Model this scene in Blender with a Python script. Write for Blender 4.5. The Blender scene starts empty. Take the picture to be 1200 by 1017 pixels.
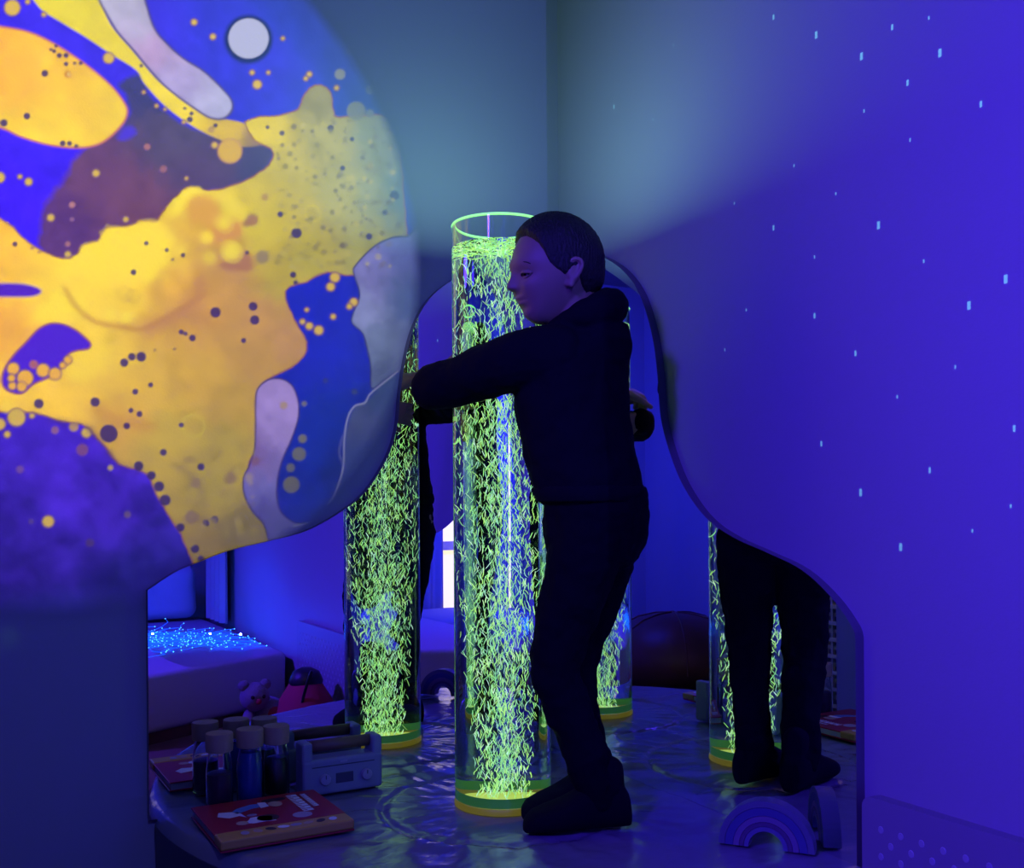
import bpy, bmesh, math, random
import numpy as np
from mathutils import Vector, Matrix

random.seed(7)
rng = np.random.default_rng(7)
SC = bpy.context.scene
COL = SC.collection

# ------------------------------------------------------------------ camera
# World: the room corner is the origin, wall_left is the plane y = 0 (x < 0),
# wall_right the plane x = 0 (y < 0), floor z = 0.
HP = 0.30                                   # height of the corner platform
FPX = 1183.0                                # focal length in pixels of a 1200 px wide frame
CAM = np.array([-1.3745, -2.1685, HP + 0.6214])
FW = np.array([0.4965, 0.868, 0.0]); FW /= np.linalg.norm(FW)
RT = np.array([FW[1], -FW[0], 0.0]); UP = np.array([0, 0, 1.0])
ROLL, HORIZON = 0.0063, 592.2

cd = bpy.data.cameras.new('camera')
cd.sensor_width = 36.0
cd.lens = 36.0 * FPX / 1200.0
cd.shift_y = (HORIZON - 508.5) / 1200.0
cd.clip_start = 0.02
cam = bpy.data.objects.new('camera', cd); COL.objects.link(cam)
c_, s_ = math.cos(ROLL), math.sin(ROLL)
r2 = c_ * RT - s_ * UP
u2 = c_ * UP + s_ * RT
cam.matrix_world = Matrix(((r2[0], u2[0], -FW[0], CAM[0]), (r2[1], u2[1], -FW[1], CAM[1]),
                           (r2[2], u2[2], -FW[2], CAM[2]), (0, 0, 0, 1)))
SC.camera = cam

# ------------------------------------------------------------------ view, world, large lights
SC.view_settings.view_transform = 'Standard'
SC.view_settings.look = 'None'
SC.view_settings.exposure = 0.0
SC.view_settings.gamma = 1.0
SC.view_settings.use_curve_mapping = False
SC.cycles.max_bounces = 24
SC.cycles.glossy_bounces = 8
SC.cycles.transmission_bounces = 20
SC.cycles.transparent_max_bounces = 12
SC.cycles.diffuse_bounces = 1
SC.cycles.sample_clamp_indirect = 2.0
SC.cycles.use_denoising = True

world = bpy.data.worlds.new('world'); SC.world = world
world.use_nodes = True
world.node_tree.nodes['Background'].inputs[0].default_value = (0.05, 0.03, 0.4, 1)
world.node_tree.nodes['Background'].inputs[1].default_value = 0.01

VIOLET = (0.066, 0.020, 1.0)


def area_light(name, loc, target, size, power, color, shape='DISK', spread=180):
    l = bpy.data.lights.new(name, 'AREA'); l.shape = shape; l.size = size
    l.energy = power; l.color = color; l.spread = math.radians(spread)
    o = bpy.data.objects.new(name, l); COL.objects.link(o)
    o.location = loc
    o.rotation_euler = (Vector(target) - Vector(loc)).to_track_quat('-Z', 'Y').to_euler()
    return o


# blue violet ceiling lamp of the sensory room (its housing is built below)
LAMP = (-2.75, -2.05, 2.36)
lamp_main = area_light('ceiling_lamp_light', LAMP, (0.0, -1.92, 1.15), 0.30, 37.0, VIOLET, spread=76)
# added blue lamp, out of view, to brighten the far end of the room
LAMP2 = (-1.30, -2.35, 2.40)
lamp_back = area_light('far_wall_fill_light', LAMP2, (-2.6, -4.0, 0.7), 0.26, 64.0, (0.022, 0.024, 1.0), spread=130)

# ------------------------------------------------------------------ survey helpers


def ray(px, py):
    a, b = px - 600.0, py - 508.5
    x = c_ * a - s_ * b
    y = s_ * a + c_ * b - (HORIZON - 508.5)
    return FW + x / FPX * RT - y / FPX * UP


def W(px, py, d):
    return CAM + d * ray(px, py)


def on_plane(px, py, ax, v):
    r = ray(px, py)
    return CAM + (v - CAM[ax]) / r[ax] * r


def cf(x, d, z):
    """point given right / ahead of the photographer and above the platform"""
    return np.array([CAM[0], CAM[1], 0]) + x * RT + d * FW + np.array([0, 0, HP + z])


# ------------------------------------------------------------------ materials
def lin(c):
    c = np.asarray(c, float) / 255.0
    return np.where(c <= 0.04045, c / 12.92, ((c + 0.055) / 1.055) ** 2.4)


def mat(name, color=(0.5, 0.5, 0.5), rough=0.5, metal=0.0, noise=0.0, nscale=8.0, bump=0.0, bscale=40.0,
        emit=None, estr=0.0, spec=0.5, coat=0.0, bstretch=None, sheen=0.0):
    m = bpy.data.materials.new(name); m.use_nodes = True
    nt = m.node_tree; b = nt.nodes['Principled BSDF']
    b.inputs['Base Color'].default_value = (*color, 1)
    b.inputs['Roughness'].default_value = rough
    b.inputs['Metallic'].default_value = metal
    b.inputs['Specular IOR Level'].default_value = spec
    b.inputs['Coat Weight'].default_value = coat
    b.inputs['Sheen Weight'].default_value = sheen
    tc = nt.nodes.new('ShaderNodeTexCoord')
    if noise > 0:
        n = nt.nodes.new('ShaderNodeTexNoise'); n.inputs['Scale'].default_value = nscale
        n.inputs['Detail'].default_value = 4
        nt.links.new(tc.outputs['Object'], n.inputs['Vector'])
        mx = nt.nodes.new('ShaderNodeMix'); mx.data_type = 'RGBA'
        mx.inputs[6].default_value = tuple(max(0, v * (1 - noise)) for v in color) + (1,)
        mx.inputs[7].default_value = tuple(min(1, v * (1 + noise)) for v in color) + (1,)
        nt.links.new(n.outputs['Fac'], mx.inputs[0])
        nt.links.new(mx.outputs[2], b.inputs['Base Color'])
    if bump > 0:
        n = nt.nodes.new('ShaderNodeTexNoise'); n.inputs['Scale'].default_value = bscale
        n.inputs['Detail'].default_value = 3
        src = tc.outputs['Object']
        if bstretch:
            mp = nt.nodes.new('ShaderNodeMapping'); mp.inputs['Scale'].default_value = bstretch
            nt.links.new(src, mp.inputs['Vector']); src = mp.outputs['Vector']
        nt.links.new(src, n.inputs['Vector'])
        bp = nt.nodes.new('ShaderNodeBump'); bp.inputs['Strength'].default_value = bump
        bp.inputs['Distance'].default_value = 0.01
        nt.links.new(n.outputs['Fac'], bp.inputs['Height'])
        nt.links.new(bp.outputs['Normal'], b.inputs['Normal'])
    if emit is not None:
        b.inputs['Emission Color'].default_value = (*emit, 1)
        b.inputs['Emission Strength'].default_value = estr
    return m


def glass(name, color=(1, 1, 1), ior=1.45, rough=0.0):
    m = bpy.data.materials.new(name); m.use_nodes = True
    nt = m.node_tree; nt.nodes.remove(nt.nodes['Principled BSDF'])
    g = nt.nodes.new('ShaderNodeBsdfGlass')
    g.inputs['Color'].default_value = (*color, 1); g.inputs['IOR'].default_value = ior
    g.inputs['Roughness'].default_value = rough
    nt.links.new(g.outputs[0], nt.nodes['Material Output'].inputs[0])
    return m


M = {}
M['wall'] = mat('wall_paint', (0.34, 0.34, 0.35), 0.6, bump=0.05, bscale=220, spec=0.3)
M['ceiling'] = mat('ceiling_paint', (0.3, 0.3, 0.3), 0.8)
M['floor'] = mat('floor_wood', (0.30, 0.17, 0.10), 0.45, noise=0.35, nscale=6)
M['vinyl'] = mat('platform_vinyl', (0.21, 0.23, 0.26), 0.17, bump=0.32, bscale=9, spec=0.5, bstretch=(1.0, 2.2, 1))
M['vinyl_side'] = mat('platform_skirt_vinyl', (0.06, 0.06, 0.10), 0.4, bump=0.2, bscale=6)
M['board'] = mat('mirror_backing', (0.16, 0.15, 0.17), 0.35)
M['mirror'] = mat('mirror_silver', (0.86, 0.88, 0.90), 0.0, metal=1.0)
M['panel'] = mat('panel_plastic', (0.27, 0.26, 0.28), 0.5, noise=0.06, nscale=3)
M['dot'] = mat('panel_dot', (0.42, 0.42, 0.44), 0.5)
M['white'] = mat('white_plastic', (0.75, 0.75, 0.75), 0.4)
M['black'] = mat('black_plastic', (0.02, 0.02, 0.022), 0.4)
M['sheet'] = mat('white_sheet', (0.62, 0.62, 0.64), 0.8, bump=0.3, bscale=7)
M['cushion'] = mat('cushion_cloth', (0.60, 0.66, 0.74), 0.8, bump=0.15, bscale=20)
M['curtain'] = mat('curtain_cloth', (0.55, 0.55, 0.58), 0.85)
M['brown'] = mat('brown_leatherette', (0.16, 0.07, 0.035), 0.45, noise=0.2, bump=0.2, bscale=15)
M['basket'] = mat('white_basket', (0.75, 0.75, 0.76), 0.5)
M['skin'] = mat('skin', (0.36, 0.20, 0.15), 0.5, noise=0.06, nscale=30, bump=0.05, bscale=250)
M['hair'] = mat('dark_hair', (0.010, 0.008, 0.008), 0.55, bump=0.6, bscale=220, bstretch=(1, 1, 0.35))
M['hoodie'] = mat('navy_jersey', (0.0065, 0.0065, 0.011), 0.9, bump=0.25, bscale=25, spec=0.1)
M['trouser'] = mat('black_jersey', (0.005, 0.005, 0.008), 0.9, bump=0.3, bscale=22, spec=0.1)
M['sock'] = mat('black_sock', (0.006, 0.006, 0.009), 0.9, spec=0.15)
M['eye'] = mat('eye_white', (0.22, 0.20, 0.19), 0.2)
M['iris'] = mat('eye_iris', (0.03, 0.018, 0.01), 0.1)
M['lip'] = mat('lip_skin', (0.40, 0.16, 0.14), 0.45)
M['book_red'] = mat('book_cover_red', (0.42, 0.015, 0.03), 0.35)
M['book_yellow'] = mat('book_strip_yellow', (0.62, 0.36, 0.06), 0.35)
M['paper'] = mat('book_pages', (0.6, 0.56, 0.5), 0.8)
M['print_white'] = mat('print_white', (0.85, 0.85, 0.88), 0.5)
M['print_blue'] = mat('print_blue', (0.12, 0.25, 0.6), 0.5)
M['print_dark'] = mat('print_dark', (0.05, 0.02, 0.03), 0.5)
M['print_tan'] = mat('print_tan', (0.6, 0.4, 0.28), 0.5)
M['print_grey'] = mat('print_grey', (0.42, 0.36, 0.45), 0.5)
M['cork'] = mat('wood_lid', (0.42, 0.26, 0.15), 0.7, noise=0.2, nscale=40)
M['bottle'] = glass('bottle_plastic', (0.96, 0.98, 1.0), 1.25)
M['fill_purple'] = mat('glitter_purple', (0.06, 0.025, 0.06), 0.35, noise=0.5, nscale=120)
M['fill_blue'] = mat('liquid_blue', (0.02, 0.08, 0.30), 0.25, noise=0.3, nscale=60)
M['fill_green'] = mat('liquid_dark_green', (0.008, 0.02, 0.012), 0.3, noise=0.3, nscale=60)
M['radio'] = mat('radio_grey', (0.22, 0.24, 0.28), 0.45)
M['radio_wood'] = mat('radio_wood', (0.16, 0.09, 0.05), 0.5, noise=0.25, nscale=25)
M['radio_dark'] = mat('radio_dark', (0.06, 0.065, 0.08), 0.3)
M['knob'] = mat('radio_knob', (0.35, 0.33, 0.36), 0.3)
M['plush'] = mat('plush_white', (0.30, 0.26, 0.28), 0.9, bump=0.5, bscale=90)
M['red_cloth'] = mat('red_cloth', (0.55, 0.03, 0.06), 0.8)
M['pink'] = mat('pink_cloth', (0.6, 0.08, 0.30), 0.8)
M['foam'] = mat('foam_block_cover', (0.35, 0.36, 0.5), 0.5)
for k, c in enumerate([(0.14, 0.17, 0.20), (0.08, 0.10, 0.22), (0.22, 0.17, 0.24), (0.12, 0.08, 0.14), (0.15, 0.15, 0.25)]):
    M['arch%d' % k] = mat('arch_paint_%d' % k, c, 0.45)


# ------------------------------------------------------------------ mesh helpers
def mesh_obj(name, verts, faces, material, parent=None, smooth=False, inv=None):
    me = bpy.data.meshes.new(name)
    me.from_pydata([tuple(map(float, v)) for v in verts], [], faces)
    me.update()
    if smooth:
        me.polygons.foreach_set('use_smooth', [True] * len(me.polygons))
    o = bpy.data.objects.new(name, me); COL.objects.link(o)
    if material is not None:
        me.materials.append(material)
    if parent is not None:
        attach(o, parent)
    return o


def attach(o, parent):
    o.parent = parent
    inv = Matrix.Identity(4)
    p = parent
    if p.type == 'EMPTY':
        inv = Matrix.Translation(p.location).inverted()
    elif p.parent is not None and p.parent.type == 'EMPTY':
        inv = Matrix.Identity(4)
        # p was built in world coordinates: its own world matrix is the identity
    o.matrix_parent_inverse = inv


def bm_obj(name, bm, material, parent=None, smooth=False):
    bmesh.ops.recalc_face_normals(bm, faces=bm.faces)
    me = bpy.data.meshes.new(name); bm.to_mesh(me); bm.free()
    if smooth:
        me.polygons.foreach_set('use_smooth', [True] * len(me.polygons))
    o = bpy.data.objects.new(name, me); COL.objects.link(o)
    if material is not None:
        me.materials.append(material)
    if parent is not None:
        attach(o, parent)
    return o


def thing(name, label, cat, loc, group=None):
    o = bpy.data.objects.new(name, None); COL.objects.link(o)
    o.empty_display_size = 0.05
    o.location = Vector([float(v) for v in loc])
    tag(o, label, cat, group)
    return o


def tag(o, label, cat, group=None):
    o['label'] = label; o['category'] = cat
    if group:
        o['group'] = group
    return o


def structure(o):
    o['kind'] = 'structure'
    return o


def box_bm(lo, hi, bevel=0.0, seg=2, bm=None):
    own = bm is None
    bm = bm or bmesh.new()
    lo, hi = np.array(lo, float), np.array(hi, float)
    r = bmesh.ops.create_cube(bm, size=1.0)
    for v in r['verts']:
        v.co = Vector(((lo + hi) / 2 + np.array(v.co) * (hi - lo)).tolist())
    if bevel > 0:
        es = list({e for v in r['verts'] for e in v.link_edges})
        bmesh.ops.bevel(bm, geom=es, offset=bevel, segments=seg, affect='EDGES', profile=0.5)
    return bm


def box(name, lo, hi, material, parent=None, bevel=0.0, seg=2, smooth=False):
    return bm_obj(name, box_bm(lo, hi, bevel, seg), material, parent, smooth)


def lathe_data(profile, centre, n=32, cap0=True, cap1=True):
    vs, fs = [], []
    for r, z in profile:
        for i in range(n):
            a = 2 * math.pi * i / n
            vs.append((centre[0] + r * math.cos(a), centre[1] + r * math.sin(a), centre[2] + z))
    for k in range(len(profile) - 1):
        for i in range(n):
            j = (i + 1) % n
            fs.append((k * n + i, k * n + j, (k + 1) * n + j, (k + 1) * n + i))
    if cap0:
        fs.append(tuple(reversed(range(n))))
    if cap1:
        b = (len(profile) - 1) * n
        fs.append(tuple(range(b, b + n)))
    return vs, fs


def lathe(name, profile, centre, material, parent=None, n=32, cap0=True, cap1=True, smooth=True):
    vs, fs = lathe_data(profile, centre, n, cap0, cap1)
    o = mesh_obj(name, vs, fs, material, parent, smooth)
    if smooth:
        sharp(o)
    return o


def sharp(o, ang=40):
    try:
        o.data.set_sharp_from_angle(angle=math.radians(ang))
    except Exception:
        pass


def catmull(P, sub=6, closed=True):
    P = np.asarray(P, float); n = len(P); out = []
    rngk = range(n if closed else n - 1)
    for i in rngk:
        if closed:
            p0, p1, p2, p3 = P[(i - 1) % n], P[i], P[(i + 1) % n], P[(i + 2) % n]
        else:
            p0, p1, p2, p3 = P[max(i - 1, 0)], P[i], P[i + 1], P[min(i + 2, n - 1)]
        for k in range(sub):
            t = k / sub
            out.append(0.5 * ((2 * p1) + (-p0 + p2) * t + (2 * p0 - 5 * p1 + 4 * p2 - p3) * t * t + (-p0 + 3 * p1 - 3 * p2 + p3) * t ** 3))
    if not closed:
        out.append(P[-1])
    return np.array(out)


def sweep_data(path, radii, n=12, ratio=None, up=(0, 0, 1), cap=True):
    """a tapered limb or cord with rounded ends along a path"""
    P = np.asarray(path, float); R = np.asarray(radii, float) * np.ones(len(P))
    if cap:   # round the ends
        d0 = P[0] - P[1]; d0 /= np.linalg.norm(d0) + 1e-9
        d1 = P[-1] - P[-2]; d1 /= np.linalg.norm(d1) + 1e-9
        a = [(0.98, 0.15), (0.80, 0.60), (0.45, 0.90)]
        pre = [P[0] + d0 * R[0] * k for k, _ in a]; prr = [R[0] * w for _, w in a]
        post = [P[-1] + d1 * R[-1] * k for k, _ in reversed(a)]; por = [R[-1] * w for _, w in reversed(a)]
        P = np.vstack([pre, P, post]); R = np.concatenate([prr, R, por])
    T = np.gradient(P, axis=0); T /= np.linalg.norm(T, axis=1)[:, None] + 1e-12
    u = np.asarray(up, float)
    if abs(u @ T[0]) > 0.95:
        u = np.array([1.0, 0, 0])
    vs, fs = [], []
    for i, (p, t, r) in enumerate(zip(P, T, R)):
        u = u - t * (u @ t); u /= np.linalg.norm(u) + 1e-12
        v = np.cross(t, u)
        q = 1.0 if ratio is None else ratio
        for k in range(n):
            a = 2 * math.pi * k / n
            vs.append(p + r * (math.cos(a) * u * q + math.sin(a) * v))
    for i in range(len(P) - 1):
        for k in range(n):
            j = (k + 1) % n
            fs.append((i * n + k, i * n + j, (i + 1) * n + j, (i + 1) * n + k))
    fs.append(tuple(reversed(range(n)))); fs.append(tuple(range((len(P) - 1) * n, len(P) * n)))
    return vs, fs


def join_data(parts):
    V, F = [], []
    for vs, fs in parts:
        b = len(V)
        V += [tuple(map(float, v)) for v in vs]
        F += [tuple(i + b for i in f) for f in fs]
    return V, F


def loft_data(sections, n=32):
    """sections: list of (centre, axis_a * half, axis_b * half, exponent)"""
    vs, fs = [], []
    for c, A, B, e in sections:
        for k in range(n):
            t = 2 * math.pi * k / n
            ct, st = math.cos(t), math.sin(t)
            x = math.copysign(abs(ct) ** (2 / e), ct); y = math.copysign(abs(st) ** (2 / e), st)
            vs.append(np.asarray(c) + x * np.asarray(A) + y * np.asarray(B))
    m = len(sections)
    for i in range(m - 1):
        for k in range(n):
            j = (k + 1) % n
            fs.append((i * n + k, i * n + j, (i + 1) * n + j, (i + 1) * n + k))
    fs.append(tuple(reversed(range(n)))); fs.append(tuple(range((m - 1) * n, m * n)))
    return vs, fs


def fused(name, parts, voxel, material, parent=None, smooth_it=4, wrinkle=0.0, wscale=0.05):
    """one continuous surface grown over overlapping closed parts"""
    V, F = join_data(parts)
    bm = bmesh.new()
    bv = [bm.verts.new(v) for v in V]
    for f in F:
        try:
            bm.faces.new([bv[i] for i in f])
        except ValueError:
            pass
    bmesh.ops.triangulate(bm, faces=bm.faces)
    o = bm_obj(name, bm, None)
    md = o.modifiers.new('r', 'REMESH'); md.mode = 'VOXEL'; md.voxel_size = voxel
    if wrinkle > 0:
        tx = bpy.data.textures.new(name + '_folds', 'CLOUDS'); tx.noise_scale = wscale; tx.noise_depth = 2
        d = o.modifiers.new('d', 'DISPLACE'); d.texture = tx; d.strength = wrinkle; d.mid_level = 0.5
        d.texture_coords = 'LOCAL'
    sm = o.modifiers.new('s', 'SMOOTH'); sm.iterations = smooth_it; sm.factor = 0.5
    dg = bpy.context.evaluated_depsgraph_get()
    me = bpy.data.meshes.new_from_object(o.evaluated_get(dg))
    o.modifiers.clear()
    o.data = me
    me.materials.clear(); me.materials.append(material)
    me.polygons.foreach_set('use_smooth', [True] * len(me.polygons))
    if parent is not None:
        attach(o, parent)
    return o


# ------------------------------------------------------------------ the room
WT = 0.021                                    # mirrors stand this far proud of the walls
XB, YB, ZC = -3.3, -3.97, 2.55


def quad(name, pts, material):
    return structure(mesh_obj(name, pts, [(0, 1, 2, 3)], material))


def slab(name, lo, hi, material):
    return structure(box(name, lo, hi, material))


slab('floor', (XB - 0.1, YB - 0.1, -0.1), (WT + 0.1, WT + 0.1, 0), M['floor'])
slab('ceiling', (XB - 0.1, YB - 0.1, ZC), (WT + 0.1, WT + 0.1, ZC + 0.1), M['ceiling'])
slab('wall_left', (XB - 0.1, WT, 0), (WT + 0.1, WT + 0.1, ZC), M['wall'])
slab('wall_right', (WT, YB - 0.1, 0), (WT + 0.1, WT, ZC), M['wall'])
slab('wall_far', (XB - 0.1, YB, 0), (XB, WT, ZC), M['wall'])
# back wall with a window opening, which its curtains leave open by a hand's breadth
WX0, WX1, WZ0, WZ1 = -2.1, -1.2, 0.18, 1.5
bmw = box_bm((XB, YB - 0.1, 0), (WX0, YB, ZC))
box_bm((WX1, YB - 0.1, 0), (WT, YB, ZC), bm=bmw)
box_bm((WX0, YB - 0.1, 0), (WX1, YB, WZ0), bm=bmw)
box_bm((WX0, YB - 0.1, WZ1), (WX1, YB, ZC), bm=bmw)
structure(bm_obj('wall_back', bmw, M['wall']))
m_day = mat('daylight_pane', (0.8, 0.8, 0.8), 0.4, emit=(1.0, 0.78, 0.50), estr=1.3)
win = structure(box('window_1', (WX0, YB - 0.09, WZ0), (WX1, YB - 0.07, WZ1), M['white']))
mesh_p = box('window_pane', (WX0 + 0.03, YB - 0.07, WZ0 + 0.03), (WX1 - 0.03, YB - 0.062, WZ1 - 0.03), m_day, win)
mesh_f = box('window_rail', (WX0, YB - 0.062, 0.62), (WX1, YB - 0.03, 0.68), M['white'], win)

# ------------------------------------------------------------------ wall mirrors


def mirror(name, outline, side, label):
    pts = catmull(outline, 5, closed=False)
    pts = np.vstack([pts, [pts[-1][0], -0.02], [0.0, -0.02]])
    root = thing(name, label, 'mirror', (-0.5, 0, HP) if side == 'L' else (0, -0.5, HP), 'corner mirrors')

    def place(t, z, off):
        return (-t, off, HP + z) if side == 'L' else (off, -t, HP + z)
    n = len(pts)
    for part, a, b, m in (('backing_board', 0.003, WT, M['board']), ('mirror_glass', 0.0, 0.003, M['mirror'])):
        V = [place(t, z, a) for t, z in pts] + [place(t, z, b) for t, z in pts]
        F = [tuple(range(n)), tuple(reversed(range(n, 2 * n)))] + [(i, (i + 1) % n, n + (i + 1) % n, n + i) for i in range(n)]
        bm = bmesh.new(); vv = [bm.verts.new(v) for v in V]
        for f in F:
            bm.faces.new([vv[i] for i in f])
        bmesh.ops.recalc_face_normals(bm, faces=bm.faces)
        o = bm_obj(part, bm, m, root)
        if part == 'mirror_glass':
            o.data.materials.append(M['board'])
            for p in o.data.polygons:
                if len(p.vertices) < 6:
                    p.material_index = 1
    return root


left_out = [(0.0, 1.265), (0.10, 1.255), (0.20, 1.215), (0.308, 1.153), (0.364, 1.10), (0.397, 1.037), (0.417, .966),
            (0.431, .886), (0.440, .806), (0.464, .736), (0.517, .657), (0.579, .609), (0.659, .568), (0.735, .549),
            (0.828, .529), (0.899, .504), (0.943, .486), (0.996, .452)]
right_out = [(0.0, 1.265), (0.10, 1.25), (0.223, 1.198), (0.30, 1.146), (0.354, 1.082), (0.393, .99), (0.410, .9035),
             (0.421, .809), (0.4556, .724), (0.50, .655), (0.568, .593), (0.649, .555), (0.743, .528), (0.83, .50),
             (0.90, .455), (0.944, .41), (0.953, .388)]
mirror('wall_mirror', left_out, 'L', 'wavy edged mirror on the wall under the yellow oil projection')
mirror('wall_mirror', right_out, 'R', 'wavy edged mirror on the plain starlit wall, beside the dotted panel')

# ------------------------------------------------------------------ corner platform
TX, TY = -0.346, -0.325                       # axis of the bubble tube
plat = thing('corner_platform', 'low quarter round platform padded in shiny lavender grey vinyl in the corner', 'platform', (-0.4, -0.4, 0))
RP = 0.985


def quarter(r, z, n=40, inset=0.001):
    return [(-max(r * math.cos(a), inset), -max(r * math.sin(a), inset), z) for a in np.linspace(0, math.pi / 2, n)]


def ring_xy(cx, cy, r, n):
    return [(cx + r * math.cos(2 * math.pi * k / n), cy + r * math.sin(2 * math.pi * k / n)) for k in range(n)]


# padded top: a fine grid over the quarter disc, with the round lid seam and gentle upholstery folds
def vnoise(x, y, seed=0):
    r = np.random.default_rng(seed).random((256, 256))
    xi, yi = np.floor(x).astype(int), np.floor(y).astype(int)
    fx, fy = x - xi, y - yi
    fx, fy = fx * fx * (3 - 2 * fx), fy * fy * (3 - 2 * fy)
    g = lambda a, b: r[a % 256, b % 256]
    return (g(xi, yi) * (1 - fx) + g(xi + 1, yi) * fx) * (1 - fy) + (g(xi, yi + 1) * (1 - fx) + g(xi + 1, yi + 1) * fx) * fy


def fbm(x, y, seed=0, oct=4):
    s, a, tot = 0, 1.0, 0
    for k in range(oct):
        s = s + a * vnoise(x * 2 ** k + 17 * k, y * 2 ** k + 31 * k, seed + k); tot += a; a *= 0.5
    return s / tot


NR, NA = 110, 150
V, F = [], []
rr = np.linspace(0.0, 1.0, NR)
for i, q in enumerate(rr):
    for a in np.linspace(0, math.pi / 2, NA):
        r = RP * q
        x, y = -r * math.cos(a), -r * math.sin(a)
        V.append([min(x, -0.0005), min(y, -0.0005), 0])
V = np.array(V)
dT = np.hypot(V[:, 0] - TX, V[:, 1] - TY)
aT = np.arctan2(V[:, 1] - TY, V[:, 0] - TX)
z = np.zeros(len(V))
z -= 0.006 * np.exp(-((dT - 0.25) / 0.007) ** 2)                       # seam of the round lid
fold = fbm(aT * 9 + 40, dT * 10 + 5, 3, 3) - 0.5
z += 0.012 * (fold - 0.2) * np.clip((dT - 0.10) / 0.05, 0, 1) * np.exp(-((dT - 0.26) / 0.12) ** 2)
z += 0.0035 * (fbm(V[:, 0] * 14 + 50, V[:, 1] * 14 + 50, 9, 3) - 0.85)
rad = np.hypot(V[:, 0], V[:, 1])
edge = np.clip((rad - (RP - 0.03)) / 0.03, 0, 1)
z -= 0.03 * (1 - np.sqrt(np.clip(1 - edge ** 2, 0, 1)))
z[dT < 0.125] = np.minimum(z[dT < 0.125], 0)
V[:, 2] = HP + z
for i in range(NR - 1):
    for k in range(NA - 1):
        F.append((i * NA + k, (i + 1) * NA + k, (i + 1) * NA + k + 1, i * NA + k + 1))
top_o = mesh_obj('padded_top', V, F, M['vinyl'], plat, smooth=True)
top_o.data.update()
qa, qb = quarter(RP, HP - 0.03), quarter(RP - 0.008, 0.0)
V = qa + qb; n = len(qa)
mesh_obj('skirt', V, [(i, i + 1, n + i + 1, n + i) for i in range(n - 1)], M['vinyl_side'], plat, smooth=True)

# ------------------------------------------------------------------ bubble tube
tube = thing('bubble_tube', 'tall clear bubble tube lamp glowing green on the vinyl platform', 'bubble tube', (TX, TY, HP))
TC = (TX, TY, HP)
WATER, RIM = 1.157, 1.204
M['acrylic'] = glass('clear_acrylic', (0.97, 1.0, 0.98), 1.49)
M['water_side'] = glass('water_against_acrylic', (0.93, 1.0, 0.97), 1.33 / 1.49)
M['water_top'] = glass('water_surface', (0.97, 1.0, 0.99), 1.33)
NT = 96
vs, fs = [], []


def cyl(r0, z0, r1, z1, flip):
    b = len(vs)
    for r, z_ in ((r0, z0), (r1, z1)):
        for i in range(NT):
            a = 2 * math.pi * i / NT
            vs.append((TX + r * math.cos(a), TY + r * math.sin(a), HP + z_))
    for i in range(NT):
        j = (i + 1) % NT
        f = (b + i, b + j, b + NT + j, b + NT + i)
        fs.append(tuple(reversed(f)) if flip else f)


RO, RI = 0.100, 0.0935
cyl(RO, 0.014, RO, RIM, False)
cyl(RO, RIM, RI, RIM, False)
cyl(RI, RIM, RI, WATER, False)
mesh_obj('acrylic_wall', vs, fs, M['acrylic'], tube, smooth=True)
sharp(tube.children[-1])
vs, fs = [], []
cyl(RI, 0.016, RI, WATER, False)
wo = mesh_obj('water', vs, fs, M['water_side'], tube, smooth=True)
vs, fs = lathe_data([(RI, WATER)], (TX, TY, HP), NT, False, False)
fs = [tuple(range(NT))]
mesh_obj('water_surface', vs, fs, M['water_top'], wo)
m_base = mat('lit_base_plate', (0.10, 0.08, 0.01), 0.4, emit=(0.75, 0.66, 0.05), estr=0.12)
lathe('base_plate', [(0.1015, 0.002), (0.1015, 0.009), (0.0995, 0.014)], TC, m_base, tube, n=64)
m_led = mat('green_led_ring', (0.03, 0.15, 0.04), 0.4, emit=(0.16, 0.75, 0.20), estr=0.09)
vs, fs = [], []
cyl(0.0925, 0.015, 0.0925, 0.034, False)
cyl(0.0925, 0.034, 0.0912, 0.034, False)
cyl(0.0912, 0.034, 0.0912, 0.015, False)
mesh_obj('led_ring', vs, fs, m_led, tube, smooth=True)
m_spot = mat('bubble_jet_plate', (0.6, 0.6, 0.2), 0.4, emit=(0.80, 0.95, 0.12), estr=0.5)
lathe('jet_plate', [(0.060, 0.0145), (0.060, 0.0175), (0.050, 0.0185)], TC, m_spot, tube, n=40)
m_rim = mat('edge_lit_rim', (0.3, 0.6, 0.3), 0.2, emit=(0.30, 1.0, 0.25), estr=1.3)
vs, fs = [], []
for i in range(NT):
    a = 2 * math.pi * i / NT
    for k in range(8):
        b = 2 * math.pi * k / 8
        r = 0.0968 + 0.0042 * math.cos(b)
        vs.append((TX + r * math.cos(a), TY + r * math.sin(a), HP + RIM + 0.0028 * math.sin(b)))
for i in range(NT):
    for k in range(8):
        fs.append((i * 8 + k, ((i + 1) % NT) * 8 + k, ((i + 1) % NT) * 8 + (k + 1) % 8, i * 8 + (k + 1) % 8))
mesh_obj('glowing_rim', vs, fs, m_rim, tube, smooth=True)

# bubbles: thousands, each a little wobbling streak of air with the lamp's scattered light put in as emission
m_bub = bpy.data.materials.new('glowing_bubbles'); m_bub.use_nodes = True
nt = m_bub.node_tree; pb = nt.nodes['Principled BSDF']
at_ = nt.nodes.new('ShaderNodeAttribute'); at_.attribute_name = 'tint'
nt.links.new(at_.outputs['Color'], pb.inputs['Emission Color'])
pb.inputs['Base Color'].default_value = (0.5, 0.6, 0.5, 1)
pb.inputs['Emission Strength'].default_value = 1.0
try:
    m_bub.cycles.emission_sampling = 'NONE'
except Exception:
    pass
BV, BF, BC = [], [], []


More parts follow.
